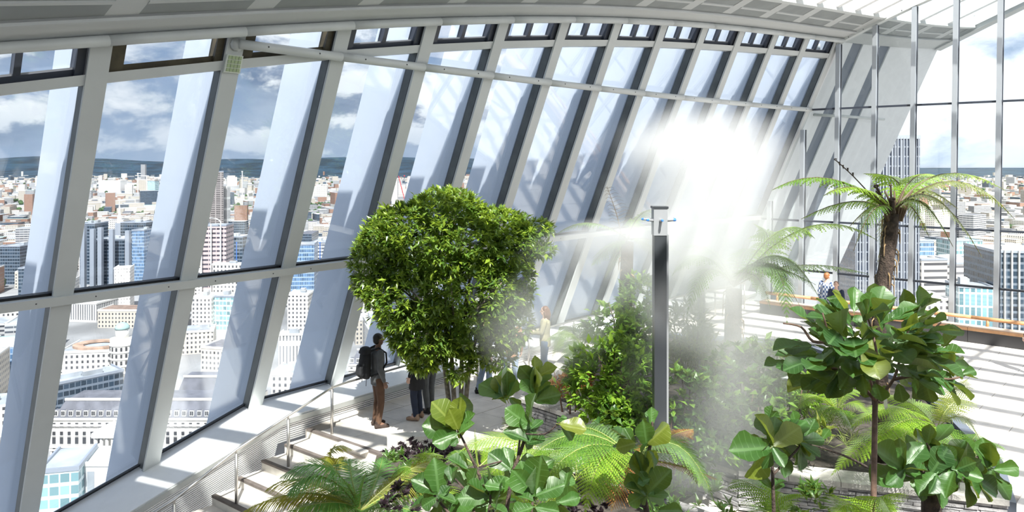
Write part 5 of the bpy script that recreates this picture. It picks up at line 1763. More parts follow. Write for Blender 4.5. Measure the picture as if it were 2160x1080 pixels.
fern('green fern filling the bed behind the leaning fig stem', 900, 1010, 8.4, -0.4, [
    ((860, 985), (830, 1000), 0.22, 24, 'frond_mid', 0.0, 0.0), ((900, 970), (915, 955), 0.22, 22, 'frond_bright', 0.4, 0.2), ((935, 990), (975, 1005), 0.24, 26, 'frond_bright', -0.2, -0.1), ((880, 1030), (850, 1060), 0.22, 24, 'frond_mid', -0.5, -0.3),
    ((930, 1030), (955, 1065), 0.24, 24, 'frond_bright', -0.5, -0.3)], n2=10)
fern('low bright fern under the central fig at the bottom edge', 1075, 1040, 6.2, -0.9, [
    ((1030, 1010), (985, 1030), 0.24, 26, 'frond_bright', -0.1, 0.0), ((1060, 1000), (1040, 985), 0.22, 24, 'frond_mid', 0.4, 0.2), ((1110, 1010), (1150, 1035), 0.24, 26, 'frond_bright', -0.1, 0), ((1060, 1065), (1030, 1090), 0.22, 22, 'frond_mid', -0.4, -0.2),
    ((1095, 1060), (1120, 1085), 0.22, 22, 'frond_bright', -0.4, -0.2), ((1090, 1005), (1100, 985), 0.22, 22, 'frond_bright', 0.4, 0.2)], n2=10)
fern('shaded green fern behind the arching fern beside the planter wall', 1215, 1010, 7.8, -0.3, [
    ((1175, 975), (1140, 990), 0.24, 26, 'frond_mid', 0.2, 0.1), ((1215, 960), (1210, 930), 0.24, 24, 'frond_mid', 0.5, 0.3), ((1255, 980), (1290, 1000), 0.24, 26, 'frond_dark', 0.0, 0.0), ((1190, 1040), (1170, 1070), 0.22, 24, 'frond_dark', -0.4, -0.2)], n2=10)
# ---- cycad-like palm at the lower left
PA = thing('palm', V(*P(755, 1110, 8.0).xy, -0.8), 'low feathery palm with golden and green fronds at the foot of the stairs', 'palm')
DP = 8.0
PC = (760, 1078)
for via, tip, w, n, mt_, dt, dv, dr in [
    ((690, 985), (588, 1010), 0.30, 60, 'frond_palm', -0.3, -0.2, 0.45), ((680, 1005), (605, 1045), 0.28, 56, 'frond_palm', -0.5, -0.3, 0.45), ((640, 1040), (498, 1088), 0.22, 60, 'frond_palm_gold', -0.4, -0.2, 0.6), ((742, 1010), (738, 968), 0.32, 56, 'frond_palm', 0.4, 0.2, 0.5),
    ((790, 1020), (808, 962), 0.26, 56, 'frond_palm', 0.7, 0.4, 0.4), ((850, 1000), (910, 975), 0.26, 56, 'frond_palm_gold', 0.5, 0.3, 0.5), ((830, 1040), (905, 1020), 0.28, 56, 'frond_palm', 0.1, 0, 0.5),
    ((700, 1060), (600, 1082), 0.28, 56, 'frond_palm', -0.6, -0.3, 0.5), ((640, 1015), (560, 1035), 0.22, 56, 'frond_palm_gold', 0.5, 0.3, 0.5), ((830, 1070), (890, 1085), 0.26, 50, 'frond_palm', -0.6, -0.3, 0.5),
    ((760, 1050), (770, 1000), 0.3, 50, 'frond_palm', 0.0, 0.0, 0.5), ((745, 1045), (690, 1000), 0.28, 50, 'frond_palm', 0.3, 0.2, 0.5), ((820, 1030), (860, 1000), 0.26, 50, 'frond_palm', 0.3, 0.2, 0.5), ((690, 1050), (560, 1060), 0.26, 56, 'frond_palm_gold', -0.2, 0.0, 0.5), ((860, 1020), (930, 1000), 0.24, 50, 'frond_palm_gold', 0.0, 0.0, 0.5), ((720, 1070), (660, 1090), 0.26, 50, 'frond_palm', -0.6, -0.3, 0.5), ((800, 1060), (840, 1040), 0.26, 50, 'frond_palm', -0.4, -0.2, 0.5)]:
    pf(PA, DP, PC, via, tip, w * 1.35, n + 16, mt_, dt, dv, style='palm', slim=0.085, fwd=0.55, droop=dr, start=0.1, rr=0.010)
PB = thing('palm', V(*P(705, 1020, 9.4).xy, -0.6), 'small golden palm sprig curling over the stone steps', 'palm')
for via, tip, w, n, mt_, dt, dv in [((700, 950), (746, 950), 0.18, 44, 'frond_palm_gold', 0.1, 0.0), ((692, 965), (690, 1010), 0.16, 40, 'frond_palm_gold', -0.3, -0.1), ((715, 965), (735, 1000), 0.16, 40, 'frond_palm_gold', -0.2, -0.1)]:
    pf(PB, 9.4, (708, 1030), via, tip, w, n, mt_, dt, dv, style='palm', slim=0.09, fwd=0.55, droop=0.7, start=0.2, rr=0.008)
stem_obj(PB, [V(PB.location.x, PB.location.y, -0.75), P(708, 1030, 9.4)], 0.03, 0.02, 'stem_brown')
stem_obj(PA, [V(PA.location.x, PA.location.y, -0.95), P(760, 1080, 8.0)], 0.10, 0.09, 'bark_dark', 'trunk')


# ------------------------------------------------------------------ leafy crowns
def add_leaf(m, b, d, up, l, w):
    x = d.cross(up)
    x = x.normalized() if x.length > 1e-5 else d.orthogonal().normalized()
    z = x.cross(d)
    k = len(m.v)
    m.v += [b, b + d * l * 0.45 + x * w + z * w * 0.35, b + d * l * 0.5, b + d * l * 0.45 - x * w + z * w * 0.35, b + d * l - z * l * 0.08]
    m.f += [(k, k + 1, k + 2), (k, k + 2, k + 3), (k + 1, k + 4, k + 2), (k + 2, k + 4, k + 3)]; m.m += [0] * 4


def rosette_leaves(m, rnd, c, out, n, l0, l1, wr):
    for k in range(n):
        d = (out * rnd.uniform(0.1, 1.0) + V(rnd.gauss(0, .6), rnd.gauss(0, .6), rnd.gauss(0, .45))).normalized()
        add_leaf(m, c, d, (V(0, 0, 1) + V(rnd.uniform(-.5, .5), rnd.uniform(-.5, .5), 0)), rnd.uniform(l0, l1), rnd.uniform(l0, l1) * wr)


def crown(root, lumps, n, l0, l1, wr, matname, new=None, seed=1, per=9, pieces=0, newfrac=0.25, shell=0.72):
    """lumps: (centre, radii) ellipsoids whose outer shells carry leafy twigs"""
    rnd = random.Random(seed)
    m, m2 = MB(), MB()
    wts = [r.x * r.y + r.y * r.z + r.x * r.z for c, r in lumps]
    near = []
    for k in range(n):
        c, r = rnd.choices(lumps, wts)[0]
        d = V(rnd.gauss(0, 1), rnd.gauss(0, 1), rnd.gauss(0, 1)).normalized()
        f = rnd.uniform(shell, 1.0) ** 0.7
        p = c + V(d.x * r.x, d.y * r.y, d.z * r.z) * f
        out = (d + V(0, 0, 0.25)).normalized()
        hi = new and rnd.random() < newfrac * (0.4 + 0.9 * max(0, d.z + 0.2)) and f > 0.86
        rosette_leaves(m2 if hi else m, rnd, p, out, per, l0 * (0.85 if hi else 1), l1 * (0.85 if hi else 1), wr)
        near.append((p - CAM).length)
    o = m.obj('foliage', matname, root); o['kind'] = 'stuff'
    if m2.v:
        o = m2.obj('young_foliage', new, root); o['kind'] = 'stuff'
    if pieces:
        lm = []
        for k in range(3):
            q = MB(); add_leaf(q, V(0, 0, 0), V(0, 1, 0), V(0, 0, 1), 1.0, wr * (0.9 + 0.1 * k)); lm.append(q.mesh('leaf', new or matname))
        done = 0
        while done < pieces:
            c, r = rnd.choices(lumps, wts)[0]
            d = V(rnd.gauss(0, 1), -abs(rnd.gauss(0, 1)), rnd.gauss(0, 1)).normalized()
            p = c + V(d.x * r.x, d.y * r.y, d.z * r.z) * 1.02
            if any(((p - cc).x / rr.x) ** 2 + ((p - cc).y / rr.y) ** 2 + ((p - cc).z / rr.z) ** 2 < 0.9 for cc, rr in lumps): done += 0.2; continue
            out = (d + V(rnd.gauss(0, .5), rnd.gauss(0, .4), rnd.gauss(0.2, .4))).normalized()
            lf = link('leaf', rnd.choice(lm), root)
            put(lf, p, frame_from(out, V(0, 0, 1) + V(rnd.uniform(-.4, .4), rnd.uniform(-.6, 0), 0)), rnd.uniform(l0, l1) * 1.15)
            done += 1


def lump(px, py, D, rx, ry, rz):
    return (P(px, py, D), V(rx, ry, rz))


# ---- the round tree on the path
BT = thing('round_tree', V(*G(962, 925).xy, 0.0), 'large round dense green tree hiding the visitors at the windows', 'tree')
DB = 13.2
tb = V(*G(962, 925).xy, 0)
lm = [lump(930, 500, DB, 1.15, 1.0, 0.75), lump(850, 520, DB, 0.75, 0.8, 0.75), lump(1030, 510, DB, 0.85, 0.8, 0.62), lump(940, 440, DB, 0.65, 0.7, 0.35), lump(800, 560, DB, 0.5, 0.6, 0.75),
      lump(1075, 480, DB, 0.45, 0.5, 0.25), lump(1125, 480, DB, 0.38, 0.4, 0.12), lump(1130, 525, DB, 0.35, 0.35, 0.12), lump(870, 620, DB - .2, 0.85, 0.8, 0.7), lump(990, 620, DB - .2, 0.95, 0.8, 0.75), lump(1070, 590, DB, 0.5, 0.6, 0.7),
      lump(900, 700, DB - .1, 0.72, 0.6, 0.5), lump(1000, 700, DB - .1, 0.75, 0.6, 0.45), lump(1075, 680, DB, 0.42, 0.5, 0.45), lump(872, 690, DB, 0.42, 0.5, 0.45), lump(892, 755, DB, 0.32, 0.35, 0.25), lump(1050, 745, DB, 0.35, 0.35, 0.35), lump(970, 760, DB, 0.28, 0.3, 0.4)]
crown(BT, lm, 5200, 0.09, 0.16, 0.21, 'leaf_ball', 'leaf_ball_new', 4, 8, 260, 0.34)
for k, (dx, lean_) in enumerate(((-0.16, -0.25), (-0.05, -0.08), (0.07, 0.1), (0.16, 0.3))):
    a = tb + V(dx * 0.7, 0.05 * (-1) ** k, 0)
    stem_obj(BT, [a, a + V(dx * 0.3 + 0.02, 0, 0.7), a + V(lean_ * 0.5, 0, 1.5), a + V(lean_ * 1.6, -0.2, 2.6), a + V(lean_ * 2.6, -0.3, 3.3)], 0.055, 0.02, 'bark_grey', 'trunk')
for k in range(8):
    a = 2 * pi * k / 8
    p = tb + V(0.1 * cos(a), -0.3, 2.0)
    stem_obj(BT, [p, p + V(0.5 * cos(a), 0.4 * sin(a), 0.5), p + V(1.1 * cos(a), 0.8 * sin(a), 1.0)], 0.03, 0.01, 'bark_grey', 'branch', 6)


# ---- shrubs of the stone planter
def shrub(label, lumps, n, mats, seed, l0=0.09, l1=0.16, wr=0.26, pieces=60, per=8, zb=0.5, name='leafy_shrub', newfrac=0.35):
    c = sum((q[0] for q in lumps), V(0, 0, 0)) / len(lumps)
    root = thing(name, V(c.x, c.y, zb), label, 'shrub')
    for k in range(4):
        a = k * 1.6
        stem_obj(root, [V(c.x + 0.1 * cos(a), c.y + 0.1 * sin(a), zb - 0.02), V(c.x + 0.2 * cos(a), c.y + 0.2 * sin(a), c.z), V(c.x + 0.3 * cos(a), c.y + 0.3 * sin(a), c.z + 0.3)], 0.018, 0.006, 'stem_brown', 'stem', 5)
    crown(root, lumps, n, l0, l1, wr, mats[0], mats[1], seed, per, pieces, newfrac, 0.6)
    return root


shrub('bright glossy shrub filling the planter left of the dark mast', [lump(1290, 800, 11.6, 0.75, 0.6, 0.65), lump(1340, 720, 11.9, 0.45, 0.5, 0.5), lump(1330, 860, 11.3, 0.55, 0.5, 0.45), lump(1250, 790, 11.9, 0.45, 0.4, 0.35)], 620, ('leaf_shrub', 'frond_bright'), 31, pieces=90)
shrub('tall pale green shrub climbing behind the dark mast', [lump(1350, 660, 12.6, 0.4, 0.4, 0.7), lump(1290, 690, 12.8, 0.5, 0.4, 0.4)], 260, ('leaf_shrub', 'frond_bright'), 32, pieces=30)
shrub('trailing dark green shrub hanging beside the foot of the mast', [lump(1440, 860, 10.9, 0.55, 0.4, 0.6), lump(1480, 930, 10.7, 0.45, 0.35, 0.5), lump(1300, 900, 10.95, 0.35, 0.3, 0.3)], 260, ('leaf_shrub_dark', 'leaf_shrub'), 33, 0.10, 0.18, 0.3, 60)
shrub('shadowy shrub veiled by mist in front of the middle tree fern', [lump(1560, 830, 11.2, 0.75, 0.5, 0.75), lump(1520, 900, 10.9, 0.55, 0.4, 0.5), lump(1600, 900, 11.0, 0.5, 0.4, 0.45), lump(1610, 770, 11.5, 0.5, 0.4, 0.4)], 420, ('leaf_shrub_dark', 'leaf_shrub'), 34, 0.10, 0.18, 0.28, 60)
shrub('feathery yellow green bamboo-like bush at the heart of the mist', [lump(1450, 700, 12.4, 0.38, 0.4, 0.55), lump(1470, 760, 12.2, 0.42, 0.4, 0.45)], 260, ('leaf_grass', 'frond_olive'), 35, 0.12, 0.2, 0.12, 20)
shrub('low leafy bush at the near right of the planter behind the young fig', [lump(1690, 820, 11.8, 0.35, 0.35, 0.3), lump(1660, 850, 11.6, 0.3, 0.3, 0.25)], 120, ('leaf_shrub', 'frond_bright'), 36, 0.07, 0.12, 0.25, 20)
shrub('reddish brown low shrub at the planter edge by the path', [lump(1185, 815, 13.3, 0.32, 0.3, 0.14), lump(1215, 800, 13.2, 0.3, 0.3, 0.18)], 90, ('frond_rust', 'leaf_shrub'), 37, 0.08, 0.14, 0.16, 10, zb=0.5)


def tuft(label, px, py, D, n, l0, l1, mats, seed, spread=0.25, zb=None, name='groundcover', per=12, wr=0.2):
    root = thing(name, P(px, py, D), label, 'plant')
    rnd = random.Random(seed)
    m = MB()
    c = P(px, py, D)
    for k in range(n):
        p = c + V(rnd.uniform(-spread, spread), rnd.uniform(-spread, spread), rnd.uniform(-0.06, 0.06))
        for q in range(per):
            d = V(rnd.gauss(0, .7), rnd.gauss(0, .7), abs(rnd.gauss(0.6, .4))).normalized()
            add_leaf(m, p, d, V(0, 0, 1) + V(rnd.uniform(-.8, .8), rnd.uniform(-.8, .8), 0), rnd.uniform(l0, l1), l1 * wr * 0.6)
    o = m.obj('leaves', mats, root); o['kind'] = 'stuff'
    return root


tuft('dark purple ruffled groundcover at the kerb corner', 912, 955, 10.6, 40, 0.05, 0.10, 'leaf_purple', 1, 0.30, wr=0.4)
tuft('dark purple groundcover left of the leaning fig by the stairs', 850, 955, 10.2, 30, 0.05, 0.10, 'leaf_purple', 2, 0.28, wr=0.4)
tuft('green and purple low plants behind the palm fronds', 862, 975, 9.8, 30, 0.06, 0.14, 'leaf_shrub_dark', 3, 0.35)
tuft('dark purple groundcover among the figs at the bottom edge', 885, 1045, 7.8, 40, 0.05, 0.10, 'leaf_purple', 4, 0.35, wr=0.4)
tuft('dark purple groundcover under the arching fern', 1205, 1070, 7.0, 34, 0.05, 0.10, 'leaf_purple', 5, 0.4, wr=0.4)
tuft('dark green low plants at the foot of the stone planter', 1450, 1065, 9.6, 50, 0.08, 0.2, 'leaf_shrub_dark', 16, 0.6, per=9)
tuft('dark low plants under the bare fig stem by the planter foot', 1720, 1075, 8.9, 40, 0.08, 0.2, 'leaf_shrub_dark', 17, 0.6, per=9)
tuft('dry straw coloured grass on the planter soil', 1735, 915, 10.9, 46, 0.12, 0.34, 'leaf_grass', 6, 0.55, per=9, wr=0.03, name='dry_grass')
tuft('thin green grass tuft at the planter rim', 1745, 880, 11.3, 24, 0.15, 0.35, 'leaf_grass', 7, 0.30, per=9, wr=0.03, name='dry_grass')
tuft('small pale fern fan over the dry grass', 1735, 915, 10.4, 6, 0.12, 0.3, 'frond_olive', 8, 0.12, per=7, wr=0.15)
# ================================================================== people
def cloth_mat(name, col, check=None):
    if check is None:
        return mat(name, col, 0.85, var=0.12, vscale=9.0, bump=0.2, bscale=30)
    m = bpy.data.materials.new(name); m.use_nodes = True
    T = NT(m.node_tree)
    tc = T.add('ShaderNodeTexCoord')
    ch = T.add('ShaderNodeTexChecker', {'Vector': tc.outputs['Object'], 'Scale': 14.0, 'Color1': (*col, 1), 'Color2': (*check, 1)})
    b = T.add('ShaderNodeBsdfPrincipled', {'Base Color': ch.outputs[0], 'Roughness': 0.85})
    out_of(T, b.outputs[0]); MATS[name] = m
    return m


mat('skin_pale', (0.62, 0.40, 0.31), 0.5)
mat('skin_dark', (0.20, 0.11, 0.075), 0.5)
mat('hair_black', (0.012, 0.010, 0.009), 0.5)
mat('hair_brown', (0.12, 0.055, 0.03), 0.5)
mat('hair_ginger', (0.32, 0.13, 0.05), 0.5)
mat('eye_dark', (0.02, 0.015, 0.015), 0.3)
mat('lips', (0.45, 0.20, 0.18), 0.5)
for n_, c_ in (('cloth_grey', (0.11, 0.115, 0.12)), ('cloth_brown', (0.10, 0.052, 0.03)), ('cloth_black', (0.018, 0.018, 0.021)), ('cloth_navy', (0.02, 0.028, 0.055)), ('cloth_jeans', (0.10, 0.16, 0.28)),
               ('cloth_pale_jeans', (0.32, 0.40, 0.52)), ('cloth_white', (0.72, 0.70, 0.66)), ('cloth_olive', (0.36, 0.33, 0.20)), ('cloth_rust', (0.40, 0.22, 0.13)), ('cloth_blue', (0.12, 0.18, 0.36)), ('boot_brown', (0.045, 0.028, 0.022)),
               ('shoe_tan', (0.36, 0.24, 0.17)), ('shoe_black', (0.02, 0.02, 0.02)), ('pack_black', (0.014, 0.015, 0.018)), ('cloth_tie', (0.4, 0.05, 0.06))):
    cloth_mat(n_, c_)
cloth_mat('cloth_plaid', (0.06, 0.10, 0.22), (0.55, 0.58, 0.62))


def loft(m, rings, seg=14):
    """rings: (centre, rx, ry) stacked ellipses, capped"""
    n0 = len(m.v)
    for c, rx, ry in rings:
        for k in range(seg):
            a = 2 * pi * k / seg
            m.v.append(Vector(c) + V(rx * cos(a), ry * sin(a), 0))
    for i in range(len(rings) - 1):
        for k in range(seg):
            k2 = (k + 1) % seg
            m.f.append((n0 + i * seg + k, n0 + i * seg + k2, n0 + (i + 1) * seg + k2, n0 + (i + 1) * seg + k)); m.m.append(0)
    m.f.append(tuple(n0 + k for k in range(seg))[::-1]); m.m.append(0)
    e = n0 + (len(rings) - 1) * seg
    m.f.append(tuple(e + k for k in range(seg))); m.m.append(0)


def bone(m, a, b, ra, rb, seg=10):
    a, b = Vector(a), Vector(b)
    m.tube([a, a.lerp(b, 0.3), a.lerp(b, 0.65), b], [ra, ra * 0.75 + rb * 0.25 + 0.004, ra * 0.35 + rb * 0.65, rb], seg)
    m.ball(a, ra, seg, 7); m.ball(b, rb, seg, 7)


def fuse(m, name, matname, parent, M, voxel, smooth=4):
    """melt overlapping volumes into one continuous skin and link it"""
    me = bpy.data.meshes.new(name)
    me.from_pydata([tuple(p) for p in m.v], [], m.f)
    t = bpy.data.objects.new('melt', me); COL.objects.link(t)
    r = t.modifiers.new('r', 'REMESH'); r.mode = 'VOXEL'; r.voxel_size = voxel
    if smooth:
        s = t.modifiers.new('s', 'SMOOTH'); s.iterations = smooth; s.factor = 0.5
    dg = bpy.context.evaluated_depsgraph_get()
    out = bpy.data.meshes.new_from_object(t.evaluated_get(dg))
    bpy.data.objects.remove(t); bpy.data.meshes.remove(me)
    out.name = name
    out.transform(M)
    out.materials.clear(); out.materials.append(MATS[matname])
    out.polygons.foreach_set('use_smooth', [True] * len(out.polygons))
    return link(name, out, parent)


def person(label, base, yaw, h, top, legs, shoes, hair, skin='skin_pale', long_hair=False, seated=False, coat=0.0, arms='down', pack=False, shirt=None, tie=False, voxel=0.010, turn=0.0, stride=0.0, lean_f=0.0):
    root = thing('person', base, label, 'person')
    s = h / 1.75
    M = Matrix.Rotation(yaw, 4, 'Z') @ Matrix.Diagonal((s, s, s, 1))      # facing +Y turned by yaw
    hz = 0.50 if seated else 0.93
    dz = hz - 0.93
    pel = V(0, 0, 0.97 + dz)
    J = {}
    for sg in (-1, 1):
        J['hip', sg] = V(sg * 0.09, 0, hz)
        if seated:
            J['knee', sg] = V(sg * 0.11, 0.44, hz + 0.0); J['ank', sg] = V(sg * 0.12, 0.42, 0.09)
        else:
            J['knee', sg] = V(sg * 0.098, 0.03 + sg * stride * 0.5, 0.50); J['ank', sg] = V(sg * 0.10, -0.02 + sg * stride, 0.09)
        J['sho', sg] = V(sg * 0.178, -0.01 + lean_f, 1.425 + dz)
        if arms == 'front':
            J['elb', sg] = V(sg * 0.23, 0.06 + lean_f, 1.16 + dz); J['wri', sg] = V(sg * 0.10, 0.28 + lean_f, 1.12 + dz)
        elif arms == 'raised' and sg > 0:
            J['elb', sg] = V(sg * 0.26, 0.10, 1.22 + dz); J['wri', sg] = V(sg * 0.16, 0.25, 1.42 + dz)
        else:
            J['elb', sg] = V(sg * 0.235, -0.035, 1.145 + dz); J['wri', sg] = V(sg * 0.245, 0.045, 0.905 + dz)
    head = V(0, 0.015 + lean_f, 1.635 + dz)
    b = MB()
    tors = [((0, 0, 0.86 + dz), 0.15, 0.10), ((0, 0, 0.97 + dz), 0.165, 0.115), ((0, lean_f * .4, 1.10 + dz), 0.135, 0.098), ((0, lean_f * .7, 1.25 + dz), 0.155, 0.108), ((0, lean_f, 1.37 + dz), 0.17, 0.105), ((0, lean_f, 1.45 + dz), 0.10, 0.075), ((0, lean_f, 1.49 + dz), 0.055, 0.055)]
    loft(b, tors)
    bone(b, V(0, lean_f, 1.44 + dz), head + V(0, 0, -0.04), 0.058, 0.052)
    # head: skull, face, nose, ears
    R = Matrix.Rotation(turn, 3, 'Z')
    hp = lambda x, y, z: head + R @ V(x, y, z)
    b.ball(head + V(0, -0.005, 0.03), (0.076, 0.094, 0.092), 14, 10)
    b.ball(hp(0, 0.028, -0.035), (0.056, 0.062, 0.078), 12, 8)
    b.tube([hp(0, 0.088, 0.012), hp(0, 0.106, -0.018), hp(0, 0.088, -0.026)], [0.010, 0.015, 0.010], 7)
    for sg in (-1, 1):
        b.ball(hp(sg * 0.078, -0.002, -0.005), (0.012, 0.02, 0.03), 8, 6)
        bone(b, J['hip', sg], J['knee', sg], 0.088, 0.058); bone(b, J['knee', sg], J['ank', sg], 0.056, 0.040)
        bone(b, J['ank', sg], J['ank', sg] + V(sg * 0.015, 0.13, -0.045), 0.040, 0.03)
        bone(b, J['sho', sg], J['elb', sg], 0.052, 0.040); bone(b, J['elb', sg], J['wri', sg], 0.040, 0.027)
        d = (J['wri', sg] - J['elb', sg]).normalized()
        acr = V(0, 1, 0) if abs(d.y) < 0.7 else V(sg * 0.2, 0, 1).normalized()
        acr = (acr - d * acr.dot(d)).normalized()
        pal = J['wri', sg] + d * 0.085
        inn = acr.cross(d).normalized() * (-sg if abs(d.y) < .7 else 1) * 1.0
        if inn.x * sg > 0: inn = -inn
        b.tube([J['wri', sg], J['wri', sg] + d * 0.04, pal], [0.024, 0.026, 0.020], 8)
        for q in (-0.021, 0.021):
            b.tube([J['wri', sg] + d * 0.02 + acr * q * 0.7, pal + acr * q], [0.018, 0.015], 7)
        for fi, (q, fl) in enumerate(((0.033, 0.068), (0.011, 0.080), (-0.011, 0.074), (-0.032, 0.056))):
            p0 = pal + acr * q - d * 0.01
            p1 = p0 + d * fl * 0.5 + inn * 0.006; p2 = p1 + d * fl * 0.32 + inn * 0.016; p3 = p2 + d * fl * 0.2 + inn * 0.022
            b.tube([p0, p1, p2, p3], [0.0095, 0.009, 0.0085, 0.0075], 6)
        t0 = J['wri', sg] + d * 0.03 + acr * 0.026
        b.tube([t0, t0 + (d * 0.6 + acr * 0.7 + inn * 0.4).normalized() * 0.045, t0 + (d * 0.75 + acr * 0.55 + inn * 0.4).normalized() * 0.078], [0.014, 0.011, 0.009], 6)
    body = fuse(b, 'body', skin, root, M, min(voxel, 0.0075), 2)
    for sg in (-1, 1):
        e = MB().ball(hp(sg * 0.03, 0.079, 0.012), (0.011, 0.008, 0.008), 8, 6)
        e.v = [M @ p for p in e.v]
        link('eye', e.mesh('eye', 'eye_dark', True), root)
    e = MB().ball(hp(0, 0.083, -0.058), (0.022, 0.010, 0.007), 8, 6); e.v = [M @ p for p in e.v]
    link('mouth', e.mesh('mouth', 'lips', True), root)
    # hair
    g = MB()
    g.ball(head + R @ V(0, -0.018, 0.042), (0.084, 0.096, 0.088), 14, 9)
    g.ball(head + R @ V(0, -0.045, -0.005), (0.078, 0.066, 0.078), 12, 8)
    if long_hair:
        g.tube([hp(0, -0.05, 0.03), hp(0, -0.075, -0.09), hp(0, -0.085, -0.2)], [0.08, 0.085, 0.05], 12)
        for sg in (-1, 1): g.tube([hp(sg * 0.07, -0.02, 0.03), hp(sg * 0.085, -0.02, -0.08), hp(sg * 0.085, -0.02, -0.17)], [0.025, 0.028, 0.015], 8)
    fuse(g, 'hair', hair, root, M, 0.011, 3)
    # jacket or top
    c = MB()
    o = 0.018
    lo = 0.80 + dz if not coat else coat
    loft(c, [((0, 0, lo), 0.175 + (0.03 if coat else 0), 0.13 + (0.03 if coat else 0)), ((0, 0, 0.97 + dz), 0.185, 0.136)] + [(p, rx + o, ry + o) for p, rx, ry in tors[2:6]])
    for sg in (-1, 1):
        bone(c, J['sho', sg], J['elb', sg], 0.070, 0.056); bone(c, J['elb', sg], J['wri', sg] - (J['wri', sg] - J['elb', sg]) * 0.06, 0.055, 0.040)
    fuse(c, 'jacket', top, root, M, 0.014, 4)
    # trousers and shoes
    c = MB()
    loft(c, [((0, 0, 0.80 + dz), 0.165, 0.115), ((0, 0, 0.90 + dz), 0.178, 0.126), ((0, 0, 1.01 + dz), 0.158, 0.115)])
    for sg in (-1, 1):
        bone(c, J['hip', sg], J['knee', sg], 0.100, 0.072); bone(c, J['knee', sg], J['ank', sg] + V(0, 0, 0.02), 0.070, 0.058)
    fuse(c, 'trousers', legs, root, M, 0.014, 3)
    for sg in (-1, 1):
        c = MB()
        a = J['ank', sg]
        c.tube([a + V(0, -0.075, -0.045), a + V(0, -0.02, -0.035), a + V(sg * 0.008, 0.07, -0.045), a + V(sg * 0.015, 0.16, -0.055), a + V(sg * 0.017, 0.20, -0.062)], [0.036, 0.047, 0.046, 0.042, 0.024], 12)
        c.tube([a + V(0, -0.01, -0.03), a + V(0, -0.01, 0.05)], [0.05, 0.052], 12)
        for k in range(len(c.v)):
            if c.v[k].z < 0.012: c.v[k] = V(c.v[k].x, c.v[k].y, 0.0)
        fuse(c, 'shoe', shoes, root, M, 0.010, 1)
    if shirt:
        c = MB(); c.tube([V(0, 0.085 + lean_f, 1.46 + dz), V(0, 0.122 + lean_f, 1.34 + dz), V(0, 0.13 + lean_f, 1.2 + dz)], [0.035, 0.04, 0.012], 8); c.v = [M @ p for p in c.v]
        link('shirt', c.mesh('shirt', shirt, True), root)
    if tie:
        c = MB(); c.tube([V(0, 0.125 + lean_f, 1.44 + dz), V(0, 0.165 + lean_f, 1.3 + dz), V(0, 0.15 + lean_f, 1.17 + dz)], [0.012, 0.016, 0.010], 6); c.v = [M @ p for p in c.v]
        link('tie', c.mesh('tie', 'cloth_tie', True), root)
    return root, M, J


r_, M_, J_ = person('man in grey jacket and brown trousers with a black backpack, looking out', G(797, 900), radians(-62), 1.78, 'cloth_grey', 'cloth_brown', 'boot_brown', 'hair_black', 'skin_dark')
# his backpack: worn, but a thing of its own
bp = thing('backpack', r_.location + V(0, 0, 0.95), 'large black backpack carried by the man in brown trousers', 'backpack')


def worn(name, m, matname):
    m.v = [M_ @ p + r_.location - bp.location for p in m.v]
    return m


def fuse_at(m, name, matname, voxel=0.012, sm=3):
    return fuse(m, name, matname, bp, Matrix.Translation(r_.location - bp.location) @ M_, voxel, sm)


c = MB()
loft(c, [((0, -0.235, 0.95), 0.12, 0.07), ((0, -0.25, 1.0), 0.155, 0.105), ((0, -0.255, 1.2), 0.16, 0.115), ((0, -0.24, 1.38), 0.15, 0.10), ((0, -0.225, 1.48), 0.11, 0.07)])
fuse_at(c, 'main_bag', 'pack_black')
c = MB(); loft(c, [((0, -0.345, 0.99), 0.10, 0.04), ((0, -0.365, 1.05), 0.125, 0.06), ((0, -0.355, 1.2), 0.11, 0.045)]); fuse_at(c, 'front_pocket', 'pack_black')
c = MB(); loft(c, [((0, -0.25, 1.42), 0.155, 0.12), ((0, -0.24, 1.50), 0.13, 0.10), ((0, -0.235, 1.53), 0.08, 0.06)]); fuse_at(c, 'lid', 'cloth_black')
for sg in (-1, 1):
    c = MB(); c.tube([V(sg * 0.09, -0.16, 1.46), V(sg * 0.105, -0.02, 1.51), V(sg * 0.105, 0.125, 1.40), V(sg * 0.12, 0.135, 1.22), V(sg * 0.16, 0.0, 1.05), V(sg * 0.13, -0.18, 1.0)], 0.018, 6)
    worn('strap', c, 0); link('shoulder_strap', c.mesh('shoulder_strap', 'cloth_black', True), bp)
    c = MB(); c.tube([V(sg * 0.13, -0.26, 0.97), V(sg * 0.14, -0.27, 0.84)], 0.006, 5); worn('s', c, 0); link('loose_strap', c.mesh('loose_strap', 'cloth_black'), bp)
person('person in long black coat and dark leggings with tan shoes under the tree', G(880, 884), radians(70), 1.72, 'cloth_black', 'cloth_navy', 'shoe_tan', 'hair_black', coat=0.62)
person('person in dark clothes and black shoes behind the black coat', G(905, 868), radians(40), 1.74, 'cloth_black', 'cloth_grey', 'shoe_black', 'hair_brown', 'skin_dark', stride=0.08)
person('person in blue top and pale jeans half hidden behind the tree', G(1022, 832), radians(-75), 1.75, 'cloth_blue', 'cloth_pale_jeans', 'shoe_black', 'hair_brown', stride=0.10)
person('person in rust and white top with pale jeans right of the tree', G(1078, 826), radians(10), 1.70, 'cloth_rust', 'cloth_pale_jeans', 'shoe_tan', 'hair_ginger', shirt='cloth_white')
person('woman with long brown hair, olive jacket and blue jeans beyond the tree', G(1150, 800), radians(80), 1.70, 'cloth_olive', 'cloth_jeans', 'shoe_black', 'hair_brown', long_hair=True, arms='front')
person('red-haired person in checked shirt standing by the glass end wall', G(1744, 697), radians(-60), 1.74, 'cloth_plaid', 'cloth_jeans', 'shoe_black', 'hair_ginger', voxel=0.012)
